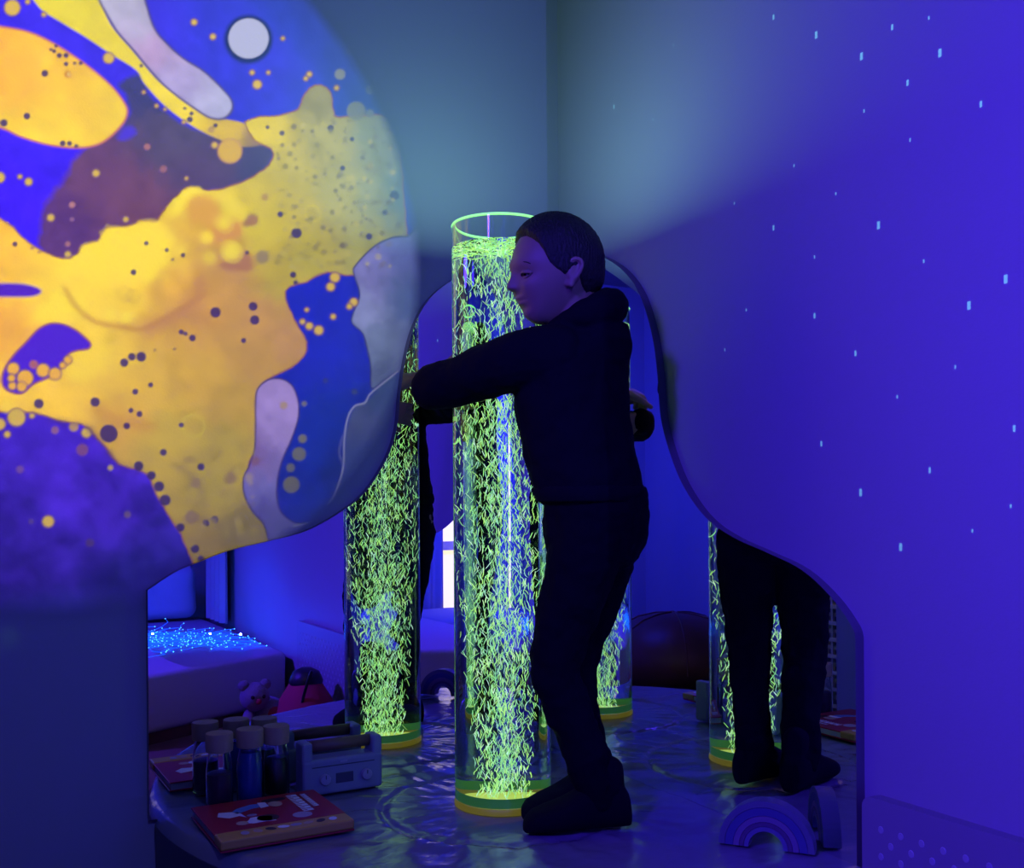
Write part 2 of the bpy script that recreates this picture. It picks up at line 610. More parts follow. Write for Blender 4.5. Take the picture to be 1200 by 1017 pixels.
def bubble(p, length, width, axis, tint):
    a = np.asarray(axis, float); a /= np.linalg.norm(a)
    u = np.cross(a, [0.3, 0.5, 0.8]); u /= np.linalg.norm(u); v = np.cross(a, u)
    kink = (random.random() - .5) * 0.30 * length
    th = random.random() * 6.28
    kd = math.cos(th) * u + math.sin(th) * v
    b = len(BV)
    prof = [(-0.5, 0.25, 0.0), (-0.22, 1.0, 0.8), (0.1, 0.9, 0.5), (0.36, 0.8, -0.5), (0.5, 0.25, -0.3)]
    for t, w, k in prof:
        c = p + a * t * length + kd * kink * k
        for j in range(4):
            q = j * math.pi / 2
            BV.append(c + (math.cos(q) * u + math.sin(q) * v) * w * width)
            BC.append(tint)
    for i in range(4):
        for j in range(4):
            k = (j + 1) % 4
            BF.append((b + i * 4 + j, b + i * 4 + k, b + i * 4 + 4 + k, b + i * 4 + 4 + j))
    BF.append((b + 3, b + 2, b + 1, b)); BF.append((b + 16, b + 17, b + 18, b + 19))


tints = [np.array(c) for c in ((0.33, 0.82, 0.20), (0.46, 0.86, 0.13), (0.24, 0.68, 0.24), (0.62, 0.95, 0.42), (0.38, 0.78, 0.52), (0.66, 0.95, 0.78))]
tw = [0.30, 0.24, 0.2, 0.12, 0.09, 0.05]
NB = 4000
for k in range(NB):
    zz = 0.02 + (WATER - 0.035) * random.random()
    rmax = 0.040 + 0.040 * min(1, zz / 0.55)
    r = rmax * random.random() ** 0.75
    ph = random.random() * 6.28
    p = np.array([TX + r * math.cos(ph), TY + r * math.sin(ph), HP + zz])
    tilt = 0.33
    ax = (random.gauss(0, tilt), random.gauss(0, tilt), 1)
    t = tints[rng.choice(6, p=tw)] * (0.55 + 0.65 * random.random())
    bubble(p, 0.011 + 0.010 * random.random(), 0.00050 + 0.00035 * random.random(), ax, t)
for k in range(420):                              # froth under the surface
    r = RI * 0.97 * math.sqrt(random.random()); ph = random.random() * 6.28
    p = np.array([TX + r * math.cos(ph), TY + r * math.sin(ph), HP + WATER - 0.004 - 0.010 * random.random() ** 2])
    t = tints[rng.choice(6, p=tw)] * (0.6 + 0.7 * random.random())
    bubble(p, 0.008 + 0.007 * random.random(), 0.0011, (random.gauss(0, 1), random.gauss(0, 1), 0.35), t)
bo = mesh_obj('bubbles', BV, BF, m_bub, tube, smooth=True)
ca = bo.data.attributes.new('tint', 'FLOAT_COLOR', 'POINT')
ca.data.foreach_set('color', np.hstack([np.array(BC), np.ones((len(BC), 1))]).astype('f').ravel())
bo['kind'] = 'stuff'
# the light that leaves the open top of the tube
lt = area_light('bubble_tube_light', (TX, TY, HP + RIM - 0.001), (TX, TY, 3), 0.17, 2.1, (0.40, 0.95, 0.95))
attach(lt, tube)

# ------------------------------------------------------------------ oil-wheel projector
PJ = np.array([-1.30, -3.05, 2.28])           # lamp point of the projector
SL = 0.14                                     # lamp to slide
PW = HORIZON


def LWp(px, py):
    q = on_plane(px, py, 1, WT)
    return q[0], q[2]


def wallpts(P):
    return np.array([LWp(x, y) for x, y in P])


# circle of projected light on the wall
cp = wallpts([(0, 683), (82, 755), (478, 268), (410, 36)])
A_ = np.c_[2 * cp, np.ones(4)]
sol = np.linalg.lstsq(A_, (cp ** 2).sum(1), rcond=None)[0]
DC = sol[:2]; DR = math.sqrt(sol[2] + DC @ DC)
print('DISC', DC, DR)
gx = np.concatenate([np.arange(DC[0] - DR - 0.02, -1.36, 0.012), np.arange(-1.36, DC[0] + DR + 0.02, 0.0026), np.arange(DC[0] + DR + 0.04, 0.02, 0.03)])
gz = np.concatenate([np.arange(-0.05, DC[1] - DR - 0.02, 0.03), np.arange(DC[1] - DR - 0.02, min(DC[1] + DR + 0.02, ZC + 0.05), 0.0026)])
GX, GZ = np.meshgrid(gx, gz, indexing='ij')
PXM = wallpts([(200, 300), (300, 300), (200, 400)])
PPM = 1.0 / 560.0                             # about one photo pixel on the wall, in metres
AMB = np.array([0.020, 0.010, 0.045])
IMG = np.zeros(GX.shape + (3,))


def col(c):
    return np.clip(lin(c) - AMB, 0.002, None)


def inside(poly, X, Z):
    r = np.zeros(X.shape, bool)
    x0, z0 = poly[-1]
    for x1, z1 in poly:
        c = ((z0 > Z) != (z1 > Z))
        with np.errstate(divide='ignore', invalid='ignore'):
            r ^= c & (X < (x1 - x0) * (Z - z0) / (z1 - z0 + 1e-12) + x0)
        x0, z0 = x1, z1
    return r


def dist(poly, X, Z, closed=True):
    d = np.full(X.shape, 9.0)
    n = len(poly)
    for i in range(n if closed else n - 1):
        a, b = poly[i], poly[(i + 1) % n]
        ab = b - a
        t = np.clip(((X - a[0]) * ab[0] + (Z - a[1]) * ab[1]) / (ab @ ab + 1e-12), 0, 1)
        d = np.minimum(d, np.hypot(X - a[0] - t * ab[0], Z - a[1] - t * ab[1]))
    return d


def window_of(poly, pad):
    i0, i1 = np.searchsorted(gx, [poly[:, 0].min() - pad, poly[:, 0].max() + pad])
    k0, k1 = np.searchsorted(gz, [poly[:, 1].min() - pad, poly[:, 1].max() + pad])
    return slice(i0, i1), slice(k0, k1)


NOISE1 = fbm(GX * 22 + 90, GZ * 22 + 90, 21, 4)
NOISE2 = fbm(GX * 60 + 90, GZ * 60 + 90, 33, 3)
NOISE3 = fbm(GX * 34 + 90, GZ * 34 + 60, 71, 5)


def blob(P, color, soft=2.0, rim=None, rimw=3.0, wob=0.0, halo=None, sub=5):
    """paint one pool of coloured oil (outline in photo pixels) onto the slide"""
    poly = catmull(wallpts(P), sub)
    w = window_of(poly, 0.05)
    X, Z = GX[w], GZ[w]
    if wob:
        X = X + wob * (NOISE2[w] - 0.5); Z = Z + wob * (NOISE1[w] - 0.5)
    ins = inside(poly, X, Z)
    step = 2 if len(poly) > 120 else 1
    d = dist(poly[::step], X, Z)
    sd = np.where(ins, -d, d)
    m = np.clip(0.5 - sd / (soft * PPM), 0, 1)[..., None]
    c = color(X, Z, w) if callable(color) else np.broadcast_to(col(color), X.shape + (3,))
    IMG[w] = IMG[w] * (1 - m) + c * m
    if rim is not None:
        r = np.exp(-(sd / (rimw * PPM)) ** 2)[..., None] * 0.8
        IMG[w] = IMG[w] * (1 - r) + col(rim) * r
    return poly


def dot(x, y, r, color, soft=1.6, amt=1.0, rim=None):
    c = np.array(LWp(x, y)); rm = r * PPM
    w = window_of(np.array([c - 1.3 * rm, c + 1.3 * rm]), 0.03)
    J = np.array([np.array(LWp(x + 1, y)) - c, np.array(LWp(x, y + 1)) - c]).T    # the slide is tilted, droplets stretch along the wall
    Ji = np.linalg.inv(J) * PPM
    dx, dz = GX[w] - c[0], GZ[w] - c[1]
    d = np.hypot(Ji[0, 0] * dx + Ji[0, 1] * dz, Ji[1, 0] * dx + Ji[1, 1] * dz) - rm
    m = (np.clip(0.5 - d / (soft * PPM), 0, 1) * amt)[..., None]
    IMG[w] = IMG[w] * (1 - m) + col(color) * m
    if rim is not None:
        q = np.exp(-(d / (1.5 * PPM)) ** 2)[..., None] * 0.6
        IMG[w] = IMG[w] * (1 - q) + col(rim) * q


def shepard(ctrl, p=3.4):
    pts = wallpts([c[:2] for c in ctrl]); cols = np.array([col(c[2]) for c in ctrl])

    def f(X, Z, w):
        acc = np.zeros(X.shape + (3,)); tot = np.zeros(X.shape)
        Xn = X + 0.05 * (NOISE1[w] - 0.5); Zn = Z + 0.05 * (NOISE2[w] - 0.5)
        for (a, b), cc in zip(pts, cols):
            k = 1.0 / (np.hypot(Xn - a, Zn - b) ** p + 1e-5)
            acc += k[..., None] * cc; tot += k
        out = acc / tot[..., None]
        return out * (0.78 + 0.44 * NOISE3[w])[..., None]
    return f


BLUE, DARKP, YEL = (72, 42, 218), (70, 40, 95), (226, 200, 30)
allw = (slice(0, len(gx)), slice(0, len(gz)))
IMG[:] = shepard([(60, 180, (73, 43, 240)), (20, 230, (75, 42, 245)), (300, 60, (60, 47, 208)), (420, 60, (52, 58, 178)),
                  (350, 20, (53, 55, 190)), (380, 380, (47, 43, 185)), (400, 520, (42, 45, 155)), (100, 570, (84, 48, 208)),
                  (170, 700, (58, 42, 150)), (40, 640, (76, 46, 192)), (120, 50, (72, 48, 225)), (460, 100, (42, 63, 150)),
                  (80, 740, (54, 42, 140)), (-300, 300, (67, 37, 225))])(GX, GZ, allw)
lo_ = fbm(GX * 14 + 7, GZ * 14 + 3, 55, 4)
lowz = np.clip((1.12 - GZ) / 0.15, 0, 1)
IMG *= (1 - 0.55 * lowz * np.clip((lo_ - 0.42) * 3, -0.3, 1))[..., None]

# dusky violet pool
blob([(140, 100), (165, 88), (175, 108), (195, 130), (230, 152), (262, 160), (300, 166), (318, 176), (320, 187), (308, 202),
      (280, 217), (240, 226), (215, 232), (190, 258), (165, 266), (130, 272), (100, 300), (75, 307), (50, 296), (47, 268),
      (52, 242), (66, 224), (80, 202), (88, 186), (105, 172), (140, 152), (152, 126)],
     shepard([(165, 105, (70, 62, 112)), (200, 160, (90, 74, 104)), (300, 190, (78, 68, 110)), (120, 220, (112, 72, 108)),
              (70, 270, (98, 62, 116)), (160, 240, (118, 76, 100)), (240, 200, (90, 68, 104))]), soft=7, wob=0.012)
blob([(146, 150), (155, 148), (160, 156), (148, 164), (138, 162)], (85, 60, 205), soft=6)
# yellow ribbon above it
blob([(36, -20), (46, 8), (72, 26), (100, 43), (130, 63), (160, 82), (170, 98), (195, 125), (225, 147), (252, 161), (285, 172),
      (312, 166), (290, 146), (262, 139), (240, 134), (205, 110), (182, 90), (155, 58), (130, 28), (104, -20)],
     shepard([(80, 15, (226, 205, 45)), (150, 70, (232, 208, 40)), (200, 118, (240, 212, 15)), (270, 158, (214, 178, 45)),
              (310, 166, (140, 112, 95))]), soft=3)
# orange oval
blob([(-70, 22), (0, 31), (35, 38), (65, 52), (100, 75), (130, 100), (147, 122), (149, 135), (140, 150), (120, 167), (95, 173),
      (60, 170), (25, 160), (0, 149), (-70, 130)],
     shepard([(10, 70, (250, 182, 48)), (20, 110, (244, 178, 52)), (70, 100, (246, 195, 40)), (110, 120, (238, 190, 50)),
              (135, 130, (240, 205, 20)), (60, 165, (250, 212, 5)), (15, 148, (252, 210, 5)), (90, 70, (236, 182, 60)),
              (130, 105, (242, 205, 15)), (-60, 80, (250, 182, 40))]), soft=2.5, rim=(196, 110, 90), rimw=1.6)
# the great yellow pool
big = [(-120, 215), (0, 255), (25, 275), (50, 295), (75, 303), (90, 298), (97, 287), (115, 283), (125, 268), (150, 265), (165, 258),
       (182, 260), (190, 250), (215, 222), (230, 220), (245, 224), (280, 215), (308, 200), (320, 187), (318, 175), (300, 165),
       (288, 143), (306, 137), (325, 136), (350, 128), (358, 110), (370, 100), (383, 102), (390, 115), (392, 135), (410, 137),
       (440, 134), (455, 140), (468, 170), (473, 220), (476, 262), (478, 290), (455, 300), (430, 318), (405, 322), (385, 318),
       (360, 330), (340, 335), (335, 350), (345, 375), (358, 395), (360, 410), (350, 425), (330, 437), (310, 447), (304, 462),
       (304, 490), (302, 520), (293, 540), (292, 575), (308, 605), (320, 640), (290, 680), (240, 690), (229, 664), (222, 650),
       (212, 625), (195, 600), (180, 570), (172, 556), (160, 550), (140, 545), (125, 525), (112, 510), (95, 497), (70, 493), (40, 483),
       (0, 483), (-120, 470)]
blob(big, shepard([(0, 290, (255, 190, 30)), (20, 310, (252, 196, 25)), (10, 380, (248, 176, 40)), (50, 320, (255, 214, 5)),
                   (75, 360, (255, 216, 0)), (100, 300, (255, 220, 0)), (150, 280, (255, 222, 0)), (190, 285, (252, 215, 5)),
                   (130, 310, (255, 218, 0)), (225, 232, (240, 214, 10)), (225, 270, (222, 172, 50)), (250, 255, (222, 165, 60)),
                   (200, 345, (232, 176, 40)), (150, 350, (248, 208, 10)), (230, 345, (224, 166, 48)), (270, 310, (192, 140, 80)),
                   (225, 362, (192, 132, 78)), (190, 385, (205, 150, 60)), (260, 345, (202, 150, 72)), (300, 370, (198, 146, 80)),
                   (340, 400, (190, 140, 88)), (300, 420, (196, 148, 72)), (180, 400, (228, 182, 30)), (120, 415, (245, 205, 5)),
                   (80, 455, (250, 200, 10)), (30, 470, (255, 205, 10)), (150, 460, (232, 185, 22)), (230, 450, (212, 166, 45)),
                   (270, 470, (196, 155, 55)), (140, 490, (218, 165, 40)), (200, 510, (200, 168, 38)), (260, 520, (178, 152, 55)),
                   (190, 545, (192, 160, 50)), (250, 570, (172, 148, 60)), (230, 630, (156, 128, 62)), (290, 620, (142, 122, 66)),
                   (300, 150, (226, 200, 55)), (310, 230, (210, 188, 50)), (300, 270, (206, 186, 48)), (340, 200, (192, 176, 78)),
                   (370, 120, (150, 140, 90)), (380, 160, (174, 164, 92)), (400, 220, (172, 164, 92)), (440, 160, (140, 148, 118)),
                   (440, 230, (150, 152, 108)), (468, 230, (96, 118, 128)), (430, 280, (160, 156, 90)), (360, 300, (180, 166, 70)),
                   (330, 320, (186, 164, 62)), (265, 235, (230, 204, 40))]), soft=2.2, wob=0.006, sub=4, rim=(150, 96, 70), rimw=1.3)
# bright scalloped shallows
for P, c in (([(80, 305), (92, 298), (98, 288), (118, 284), (126, 270), (150, 266), (166, 259), (184, 262), (202, 280), (196, 305),
               (176, 330), (158, 326), (140, 318), (118, 332), (98, 324), (88, 314)], (255, 222, 0)),
             ([(200, 250), (215, 226), (232, 222), (240, 232), (226, 240), (210, 250)], (255, 228, 10)),
             ([(40, 372), (60, 345), (80, 338), (100, 352), (98, 368), (70, 372)], (255, 222, 0)),
             ([(218, 234), (245, 232), (262, 248), (250, 268), (236, 262), (224, 262)], (222, 164, 64)),
             ([(250, 268), (282, 260), (284, 278), (262, 284), (250, 284)], (214, 150, 76)),
             ([(262, 306), (292, 296), (296, 314), (270, 318)], (176, 120, 84)),
             ([(100, 402), (130, 410), (100, 446), (84, 440), (84, 424)], (252, 212, 5))):
    blob(P, c, soft=9, wob=0.02)
for x, y, r, c in ((263, 262, 7, (248, 222, 20)), (273, 244, 10, (240, 214, 25)), (272, 295, 10, (246, 222, 15)), (243, 278, 7, (255, 222, 10)),
                   (246, 302, 8, (230, 196, 40)), (130, 368, 7, (255, 222, 0)), (148, 372, 6, (255, 226, 0)), (90, 362, 9, (255, 222, 0)),
                   (86, 438, 8, (255, 216, 0)), (72, 115, 6, (255, 214, 5)), (55, 73, 7, (255, 210, 10)), (10, 476, 7, (255, 214, 0)),
                   (212, 294, 6, (250, 214, 10)), (165, 388, 5, (240, 200, 20))):
    dot(x, y, r, c, soft=7, amt=0.85)
for x, y, r in ((263, 262, 11), (272, 295, 13), (295, 259, 15), (274, 245, 14), (227, 499, 13), (367, 250, 10), (147, 344, 8), (157, 347, 7)):
    c = np.array(LWp(x, y)); w = window_of(np.array([c, c]), 0.05)
    q = np.exp(-((np.hypot(GX[w] - c[0], GZ[w] - c[1]) - r * PPM) / (1.4 * PPM)) ** 2)[..., None] * 0.35
    IMG[w] = IMG[w] * (1 - q) + col((244, 222, 60)) * q if r > 9 else IMG[w] * (1 - q) + col((150, 110, 20)) * q
# brownish creases
for P, wd, c in (([(78, 340), (92, 362), (115, 378), (150, 384), (165, 386), (185, 378), (215, 362), (240, 345)], 4, (190, 130, 50)),
                 ([(170, 388), (205, 372), (228, 352), (235, 330)], 9, (188, 128, 82)),
                 ([(115, 480), (140, 492), (175, 500)], 8, (200, 140, 60)),
                 ([(205, 545), (228, 560), (240, 590)], 5, (150, 125, 75))):
    poly = catmull(wallpts(P), 4, closed=False); w = window_of(poly, 0.06)
    q = np.exp(-(dist(poly, GX[w], GZ[w], False) / (wd * PPM)) ** 2)[..., None] * 0.6
    IMG[w] = IMG[w] * (1 - q) + col(c) * q
# blue holes in the yellow
blob([(-30, 334), (20, 332), (42, 336), (49, 342), (40, 347), (20, 348), (-30, 346)], (92, 48, 190), soft=4)
blob([(30, 402), (45, 386), (60, 379), (75, 380), (90, 387), (103, 398), (107, 404), (103, 409), (90, 411), (80, 416), (72, 432),
      (58, 442), (40, 450), (26, 461), (12, 459), (4, 452), (3, 440), (10, 425), (20, 412)], (88, 46, 205), soft=2.5, rim=(150, 80, 100), rimw=1.5)
# white pools
white = lambda a, b: shepard(a + b)
blob([(110, -25), (132, 28), (158, 60), (185, 92), (205, 110), (230, 128), (247, 138), (262, 139), (272, 130), (272, 118), (262, 105),
      (240, 84), (215, 68), (195, 50), (180, 30), (158, -25)],
     shepard([(140, 10, (190, 182, 205)), (165, 50, (186, 172, 205)), (172, 56, (190, 140, 190)), (205, 100, (178, 165, 205)),
              (250, 120, (184, 176, 210)), (265, 130, (180, 178, 210)), (157, 28, (172, 168, 190)), (206, 98, (160, 140, 190))]),
     soft=2, rim=(80, 62, 110), rimw=1.8)
dot(292, 46, 28.5, (30, 22, 96), soft=5)
dot(292, 45, 23.5, (178, 176, 205), soft=2)
blob([(500, 270), (478, 277), (462, 278), (440, 288), (418, 310), (415, 320), (422, 345), (415, 365), (413, 378), (425, 390), (430, 405),
      (435, 430), (436, 455), (450, 446), (465, 436), (500, 420)],
     shepard([(440, 310, (135, 130, 192)), (465, 300, (110, 120, 185)), (430, 360, (142, 145, 195)), (450, 400, (118, 128, 168)),
              (470, 350, (92, 108, 160)), (450, 440, (100, 108, 150)), (430, 330, (120, 112, 170))]), soft=2, rim=(66, 60, 110), rimw=1.4)
blob([(466, 438), (445, 453), (431, 470), (416, 478), (407, 505), (404, 540), (396, 572), (380, 602), (355, 640), (480, 640), (500, 430)],
     shepard([(450, 460, (72, 84, 130)), (430, 500, (82, 84, 128)), (420, 540, (66, 70, 128)), (410, 590, (54, 50, 130))]), soft=3)
blob([(300, 470), (303, 455), (315, 445), (330, 444), (343, 452), (350, 470), (350, 490), (342, 515), (333, 535), (327, 555), (325, 580),
      (330, 600), (345, 612), (362, 616), (350, 640), (322, 645), (310, 615), (297, 600), (287, 580), (286, 560), (293, 545), (299, 525), (300, 500)],
     shepard([(325, 460, (165, 138, 200)), (325, 500, (162, 136, 200)), (315, 540, (128, 112, 178)), (305, 575, (116, 110, 180)),
              (302, 540, (130, 88, 140)), (320, 610, (104, 98, 160)), (308, 598, (88, 70, 150))]), soft=2, rim=(70, 52, 100), rimw=1.3)
# folded film edges
for P, wd, c, am in (([(467, 435), (448, 450), (434, 462), (428, 472), (416, 476), (408, 490), (404, 515), (403, 545), (397, 568), (386, 592), (370, 610), (345, 616)], 1.3, (158, 158, 195), .8),
                     ([(402, 512), (398, 530), (403, 545)], 2.0, (100, 100, 165), .6),
                     ([(395, 585), (380, 605), (362, 618)], 1.6, (110, 108, 170), .6)):
    poly = catmull(wallpts(P), 5, closed=False); w = window_of(poly, 0.03)
    q = np.exp(-(dist(poly, GX[w], GZ[w], False) / (wd * PPM)) ** 2)[..., None] * am
    IMG[w] = IMG[w] * (1 - q) + col(c) * q
# dark specks in the yellow
DK = (62, 40, 100)
for x, y, r in ((53, 86, 4), (32, 136, 4), (5, 144, 4.5), (223, 140, 3.5), (253, 147, 2.6), (314, 149, 2.2), (331, 156, 3), (388, 150, 3.6),
                (413, 163, 2.6), (402, 197, 3), (172, 285, 2.6), (157, 319, 3.4), (215, 299, 2.8), (196, 293, 2.4), (18, 286, 3),
                (348, 273, 6.2), (329, 251, 3.4), (463, 229, 5.6), (452, 249, 3.2), (433, 277, 3.8), (290, 296, 2.2), (344, 322, 3.6),
                (347, 331, 2.6), (253, 366, 6.2), (297, 359, 5.2), (299, 375, 5.6), (286, 399, 3), (213, 389, 3), (218, 391, 2.5), (226, 396, 4),
                (166, 418, 5.8), (155, 418, 4.6), (146, 425, 5), (177, 451, 3), (159, 459, 3.6), (112, 471, 5.6), (46, 473, 5.8), (154, 481, 3),
                (164, 485, 3.6), (149, 499, 4), (128, 508, 10.6), (213, 498, 3), (192, 530, 4), (163, 546, 5.6), (178, 557, 5.2), (187, 570, 6),
                (194, 586, 6.6), (236, 547, 4.4), (212, 618, 5), (229, 643, 5), (236, 655, 4), (252, 609, 4.6), (242, 613, 4.2), (205, 409, 1.6),
                (182, 410, 1.5), (78, 65, 3), (70, 65, 3), (64, 60, 2.4), (78, 75, 2.6), (95, 74, 2.4), (88, 74, 2), (74, 168, 3.4), (82, 168, 3),
                (90, 171, 2.4), (60, 58, 2), (66, 54, 2), (166, 77, 2), (217, 127, 1.8), (225, 133, 2.4), (203, 304, 1.6), (38, 291, 1.8), (46, 296, 1.6)):
    dot(x, y, r, DK, soft=2.2, amt=0.92)
for x, y, r, c in ((296, 258, 7, (158, 100, 90)), (289, 262, 4, (158, 110, 80)), (311, 231, 4, (165, 120, 90)), (308, 301, 8, (140, 120, 100)),
                   (80, 87, 4, (170, 90, 60)), (300, 540, 5, (130, 90, 110)), (270, 560, 8, (140, 110, 85)), (230, 566, 6, (140, 112, 90)), (225, 606, 8, (128, 100, 92))):
    dot(x, y, r, c, soft=5, amt=0.8)
dot(81, 87, 1.6, (240, 210, 120))
for k in range(230):                              # fine speckle of the thin olive film
    x, y = random.uniform(325, 468), random.uniform(140, 315)
    if (x - 395) / 75 + (y - 310) / 60 > 0.9:
        continue
    dot(x, y, random.uniform(0.8, 3.8), random.choice([(118, 106, 84), (128, 118, 96), (104, 92, 90), (196, 182, 96)]), soft=3.0, amt=random.uniform(.3, .75))
for k in range(60):
    x, y = random.uniform(215, 300), random.uniform(520, 640)
    dot(x, y, random.uniform(1, 5), random.choice([(130, 105, 80), (190, 165, 70)]), soft=5, amt=.35)
# yellow droplets in the blue
YD = (214, 178, 78)
for x, y, r in ((15, 9, 9.5), (52, 17, 3), (33, 2, 3), (128, 68, 6.6), (228, 26, 3.8), (250, 43, 3.6), (296, 85, 3), (302, 99, 5.4), (315, 85, 2.4),
                (332, 45, 2.4), (363, 87, 3.4), (359, 92, 2.8), (395, 103, 3), (252, 170, 4), (248, 152, 2.4), (0, 208, 6.4), (34, 213, 4.6),
                (24, 207, 2.8), (113, 203, 4.6), (60, 255, 4.6), (80, 298, 4), (148, 257, 3.6), (216, 143, 2.4), (184, 124, 2.4), (194, 128, 2), (169, 108, 2.2),
                (219, 209, 2.4), (393, 325, 6), (388, 336, 5.2), (415, 354, 5), (410, 359, 3.6), (391, 371, 3.4), (355, 377, 3.4), (363, 382, 4.6),
                (374, 387, 5.6), (360, 363, 2.6), (20, 489, 10.6), (0, 497, 7), (9, 509, 4), (102, 507, 6), (38, 487, 3.4), (57, 611, 7),
                (16, 432, 7.4), (30, 443, 9.6), (15, 452, 5), (26, 453, 6), (51, 434, 8), (65, 438, 7.4), (14, 443, 4.6), (80, 422, 5), (74, 428, 4)):
    dot(x, y, r, YD if y < 420 or y > 480 else (240, 178, 50), soft=2.4, rim=(120, 80, 110))
for x, y, r, c in ((399, 87, 6.2, (150, 150, 140)), (435, 105, 5.6, (105, 120, 145)), (410, 60, 3, (110, 125, 165)), (428, 74, 3, (80, 110, 165)),
                   (418, 130, 11, (128, 132, 122)), (434, 133, 5, (118, 128, 128)), (85, 240, 3.4, (190, 130, 130)), (85, 257, 2.4, (150, 105, 140)),
                   (80, 286, 3, (170, 115, 120)), (173, 172, 3.6, (175, 115, 120)), (192, 198, 4, (160, 105, 110)), (40, 427, 5, (180, 105, 90)),
                   (87, 500, 5.5, (190, 150, 80)), (97, 527, 7, (130, 80, 120)), (65, 504, 4.5, (150, 100, 130)), (24, 550, 4.5, (120, 80, 150)),
                   (130, 548, 3, (190, 160, 90)), (150, 603, 4, (110, 85, 120)), (106, 636, 5, (85, 60, 110)), (37, 611, 3, (95, 70, 130)),
                   (355, 514, 5, (120, 112, 92)), (351, 532, 8, (112, 106, 92)), (341, 548, 5, (106, 100, 96)), (342, 568, 9.6, (114, 106, 88)),
                   (357, 473, 3, (120, 112, 110)), (333, 475, 4.5, (170, 140, 120)), (382, 446, 3, (64, 62, 120)), (416, 459, 3.5, (66, 66, 110))):
    dot(x, y, r, c, soft=3, amt=0.9)
dot(270, 177, 14, (214, 172, 70), soft=2.5, rim=(180, 130, 100))
poly = catmull(wallpts([(60, 494), (95, 498), (112, 511), (126, 527), (142, 546), (160, 551)]), 4, closed=False)
w = window_of(poly, 0.05)
q = (np.exp(-(dist(poly, GX[w], GZ[w], False) / (5 * PPM)) ** 2) * np.clip(NOISE2[w] * 2 - 0.5, 0, 1))[..., None] * 0.75
IMG[w] = IMG[w] * (1 - q) + col((78, 48, 90)) * q

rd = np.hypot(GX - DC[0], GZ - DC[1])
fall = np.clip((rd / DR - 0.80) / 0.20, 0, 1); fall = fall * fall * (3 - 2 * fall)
IMG *= ((1 - 0.45 * fall) * np.clip((DR - rd) / 0.03, 0, 1))[..., None]        # vignette darkened into the film colour towards the disc rim
IMG = IMG + np.clip((rd - DR + 0.06) / 0.08, 0, 1)[..., None] * np.array([0.007, 0.009, 0.072])       # faint blue added outside the disc to lift the dark wall
dot(12, 745, 10, (52, 58, 92), soft=8, amt=0.5)

# slide mesh, between lamp and wall
NXg, NZg = GX.shape
k_ = SL / (WT - PJ[1])
SV = np.empty((NXg * NZg, 3), 'f')
SV[:, 0] = (PJ[0] + (GX - PJ[0]) * k_).ravel(); SV[:, 1] = PJ[1] + SL; SV[:, 2] = (PJ[2] + (GZ - PJ[2]) * k_).ravel()
ii = (np.arange(NXg - 1)[:, None] * NZg + np.arange(NZg - 1)[None, :]).ravel()
SF = np.stack([ii, ii + NZg, ii + NZg + 1, ii + 1], 1).astype('i')
sm = bpy.data.meshes.new('oil_slide')
sm.vertices.add(len(SV)); sm.vertices.foreach_set('co', SV.ravel())
sm.loops.add(SF.size); sm.loops.foreach_set('vertex_index', SF.ravel())
sm.polygons.add(len(SF)); sm.polygons.foreach_set('loop_start', np.arange(0, SF.size, 4, dtype='i'))
sm.update(calc_edges=True)
SMAX = 1.15
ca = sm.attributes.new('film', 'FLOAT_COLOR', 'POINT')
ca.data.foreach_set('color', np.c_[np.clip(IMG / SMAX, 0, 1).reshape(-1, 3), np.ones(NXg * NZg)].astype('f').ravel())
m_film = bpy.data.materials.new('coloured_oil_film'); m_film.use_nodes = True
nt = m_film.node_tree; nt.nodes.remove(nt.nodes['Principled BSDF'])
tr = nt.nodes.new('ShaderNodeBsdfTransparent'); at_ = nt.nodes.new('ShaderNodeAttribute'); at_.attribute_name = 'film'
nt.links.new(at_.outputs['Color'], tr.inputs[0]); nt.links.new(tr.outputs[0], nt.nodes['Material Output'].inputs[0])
proj = thing('oil_wheel_projector', 'black oil wheel projector hung from the ceiling behind the photographer', 'projector', (PJ[0], PJ[1], ZC))
so = bpy.data.objects.new('oil_slide', sm); COL.objects.link(so); sm.materials.append(m_film); attach(so, proj)
sx0, sx1, sz0, sz1 = SV[:, 0].min(), SV[:, 0].max(), SV[:, 2].min(), SV[:, 2].max()
ys = PJ[1] + SL
bm = bmesh.new()
big_ = 0.14
for lo, hi in (((PJ[0] - big_, ys - .002, PJ[2] - big_), (sx0, ys + .002, PJ[2] + big_)), ((sx1, ys - .002, PJ[2] - big_), (PJ[0] + big_, ys + .002, PJ[2] + big_)),
               ((sx0, ys - .002, PJ[2] - big_), (sx1, ys + .002, sz0)), ((sx0, ys - .002, sz1), (sx1, ys + .002, PJ[2] + big_))):
    if hi[0] > lo[0] and hi[2] > lo[2]:
        box_bm(lo, hi, bm=bm)
bm_obj('slide_frame', bm, M['black'], proj)
bm = bmesh.new()
t_ = 0.006
X0, X1, Z0, Z1 = PJ[0] - big_, PJ[0] + big_, PJ[2] - big_, PJ[2] + big_
for lo, hi in (((X0, PJ[1] - .2, Z0), (X0 + t_, ys, Z1)), ((X1 - t_, PJ[1] - .2, Z0), (X1, ys, Z1)), ((X0, PJ[1] - .2, Z0), (X1, ys, Z0 + t_)),
               ((X0, PJ[1] - .2, Z1 - t_), (X1, ys, Z1)), ((X0, PJ[1] - .2, Z0), (X1, PJ[1] - .194, Z1))):
    box_bm(lo, hi, bm=bm)
bm_obj('housing', bm, M['black'], proj)
box('ceiling_bracket', (PJ[0] - .03, PJ[1] - .06, Z1), (PJ[0] + .03, PJ[1], ZC), M['black'], proj)


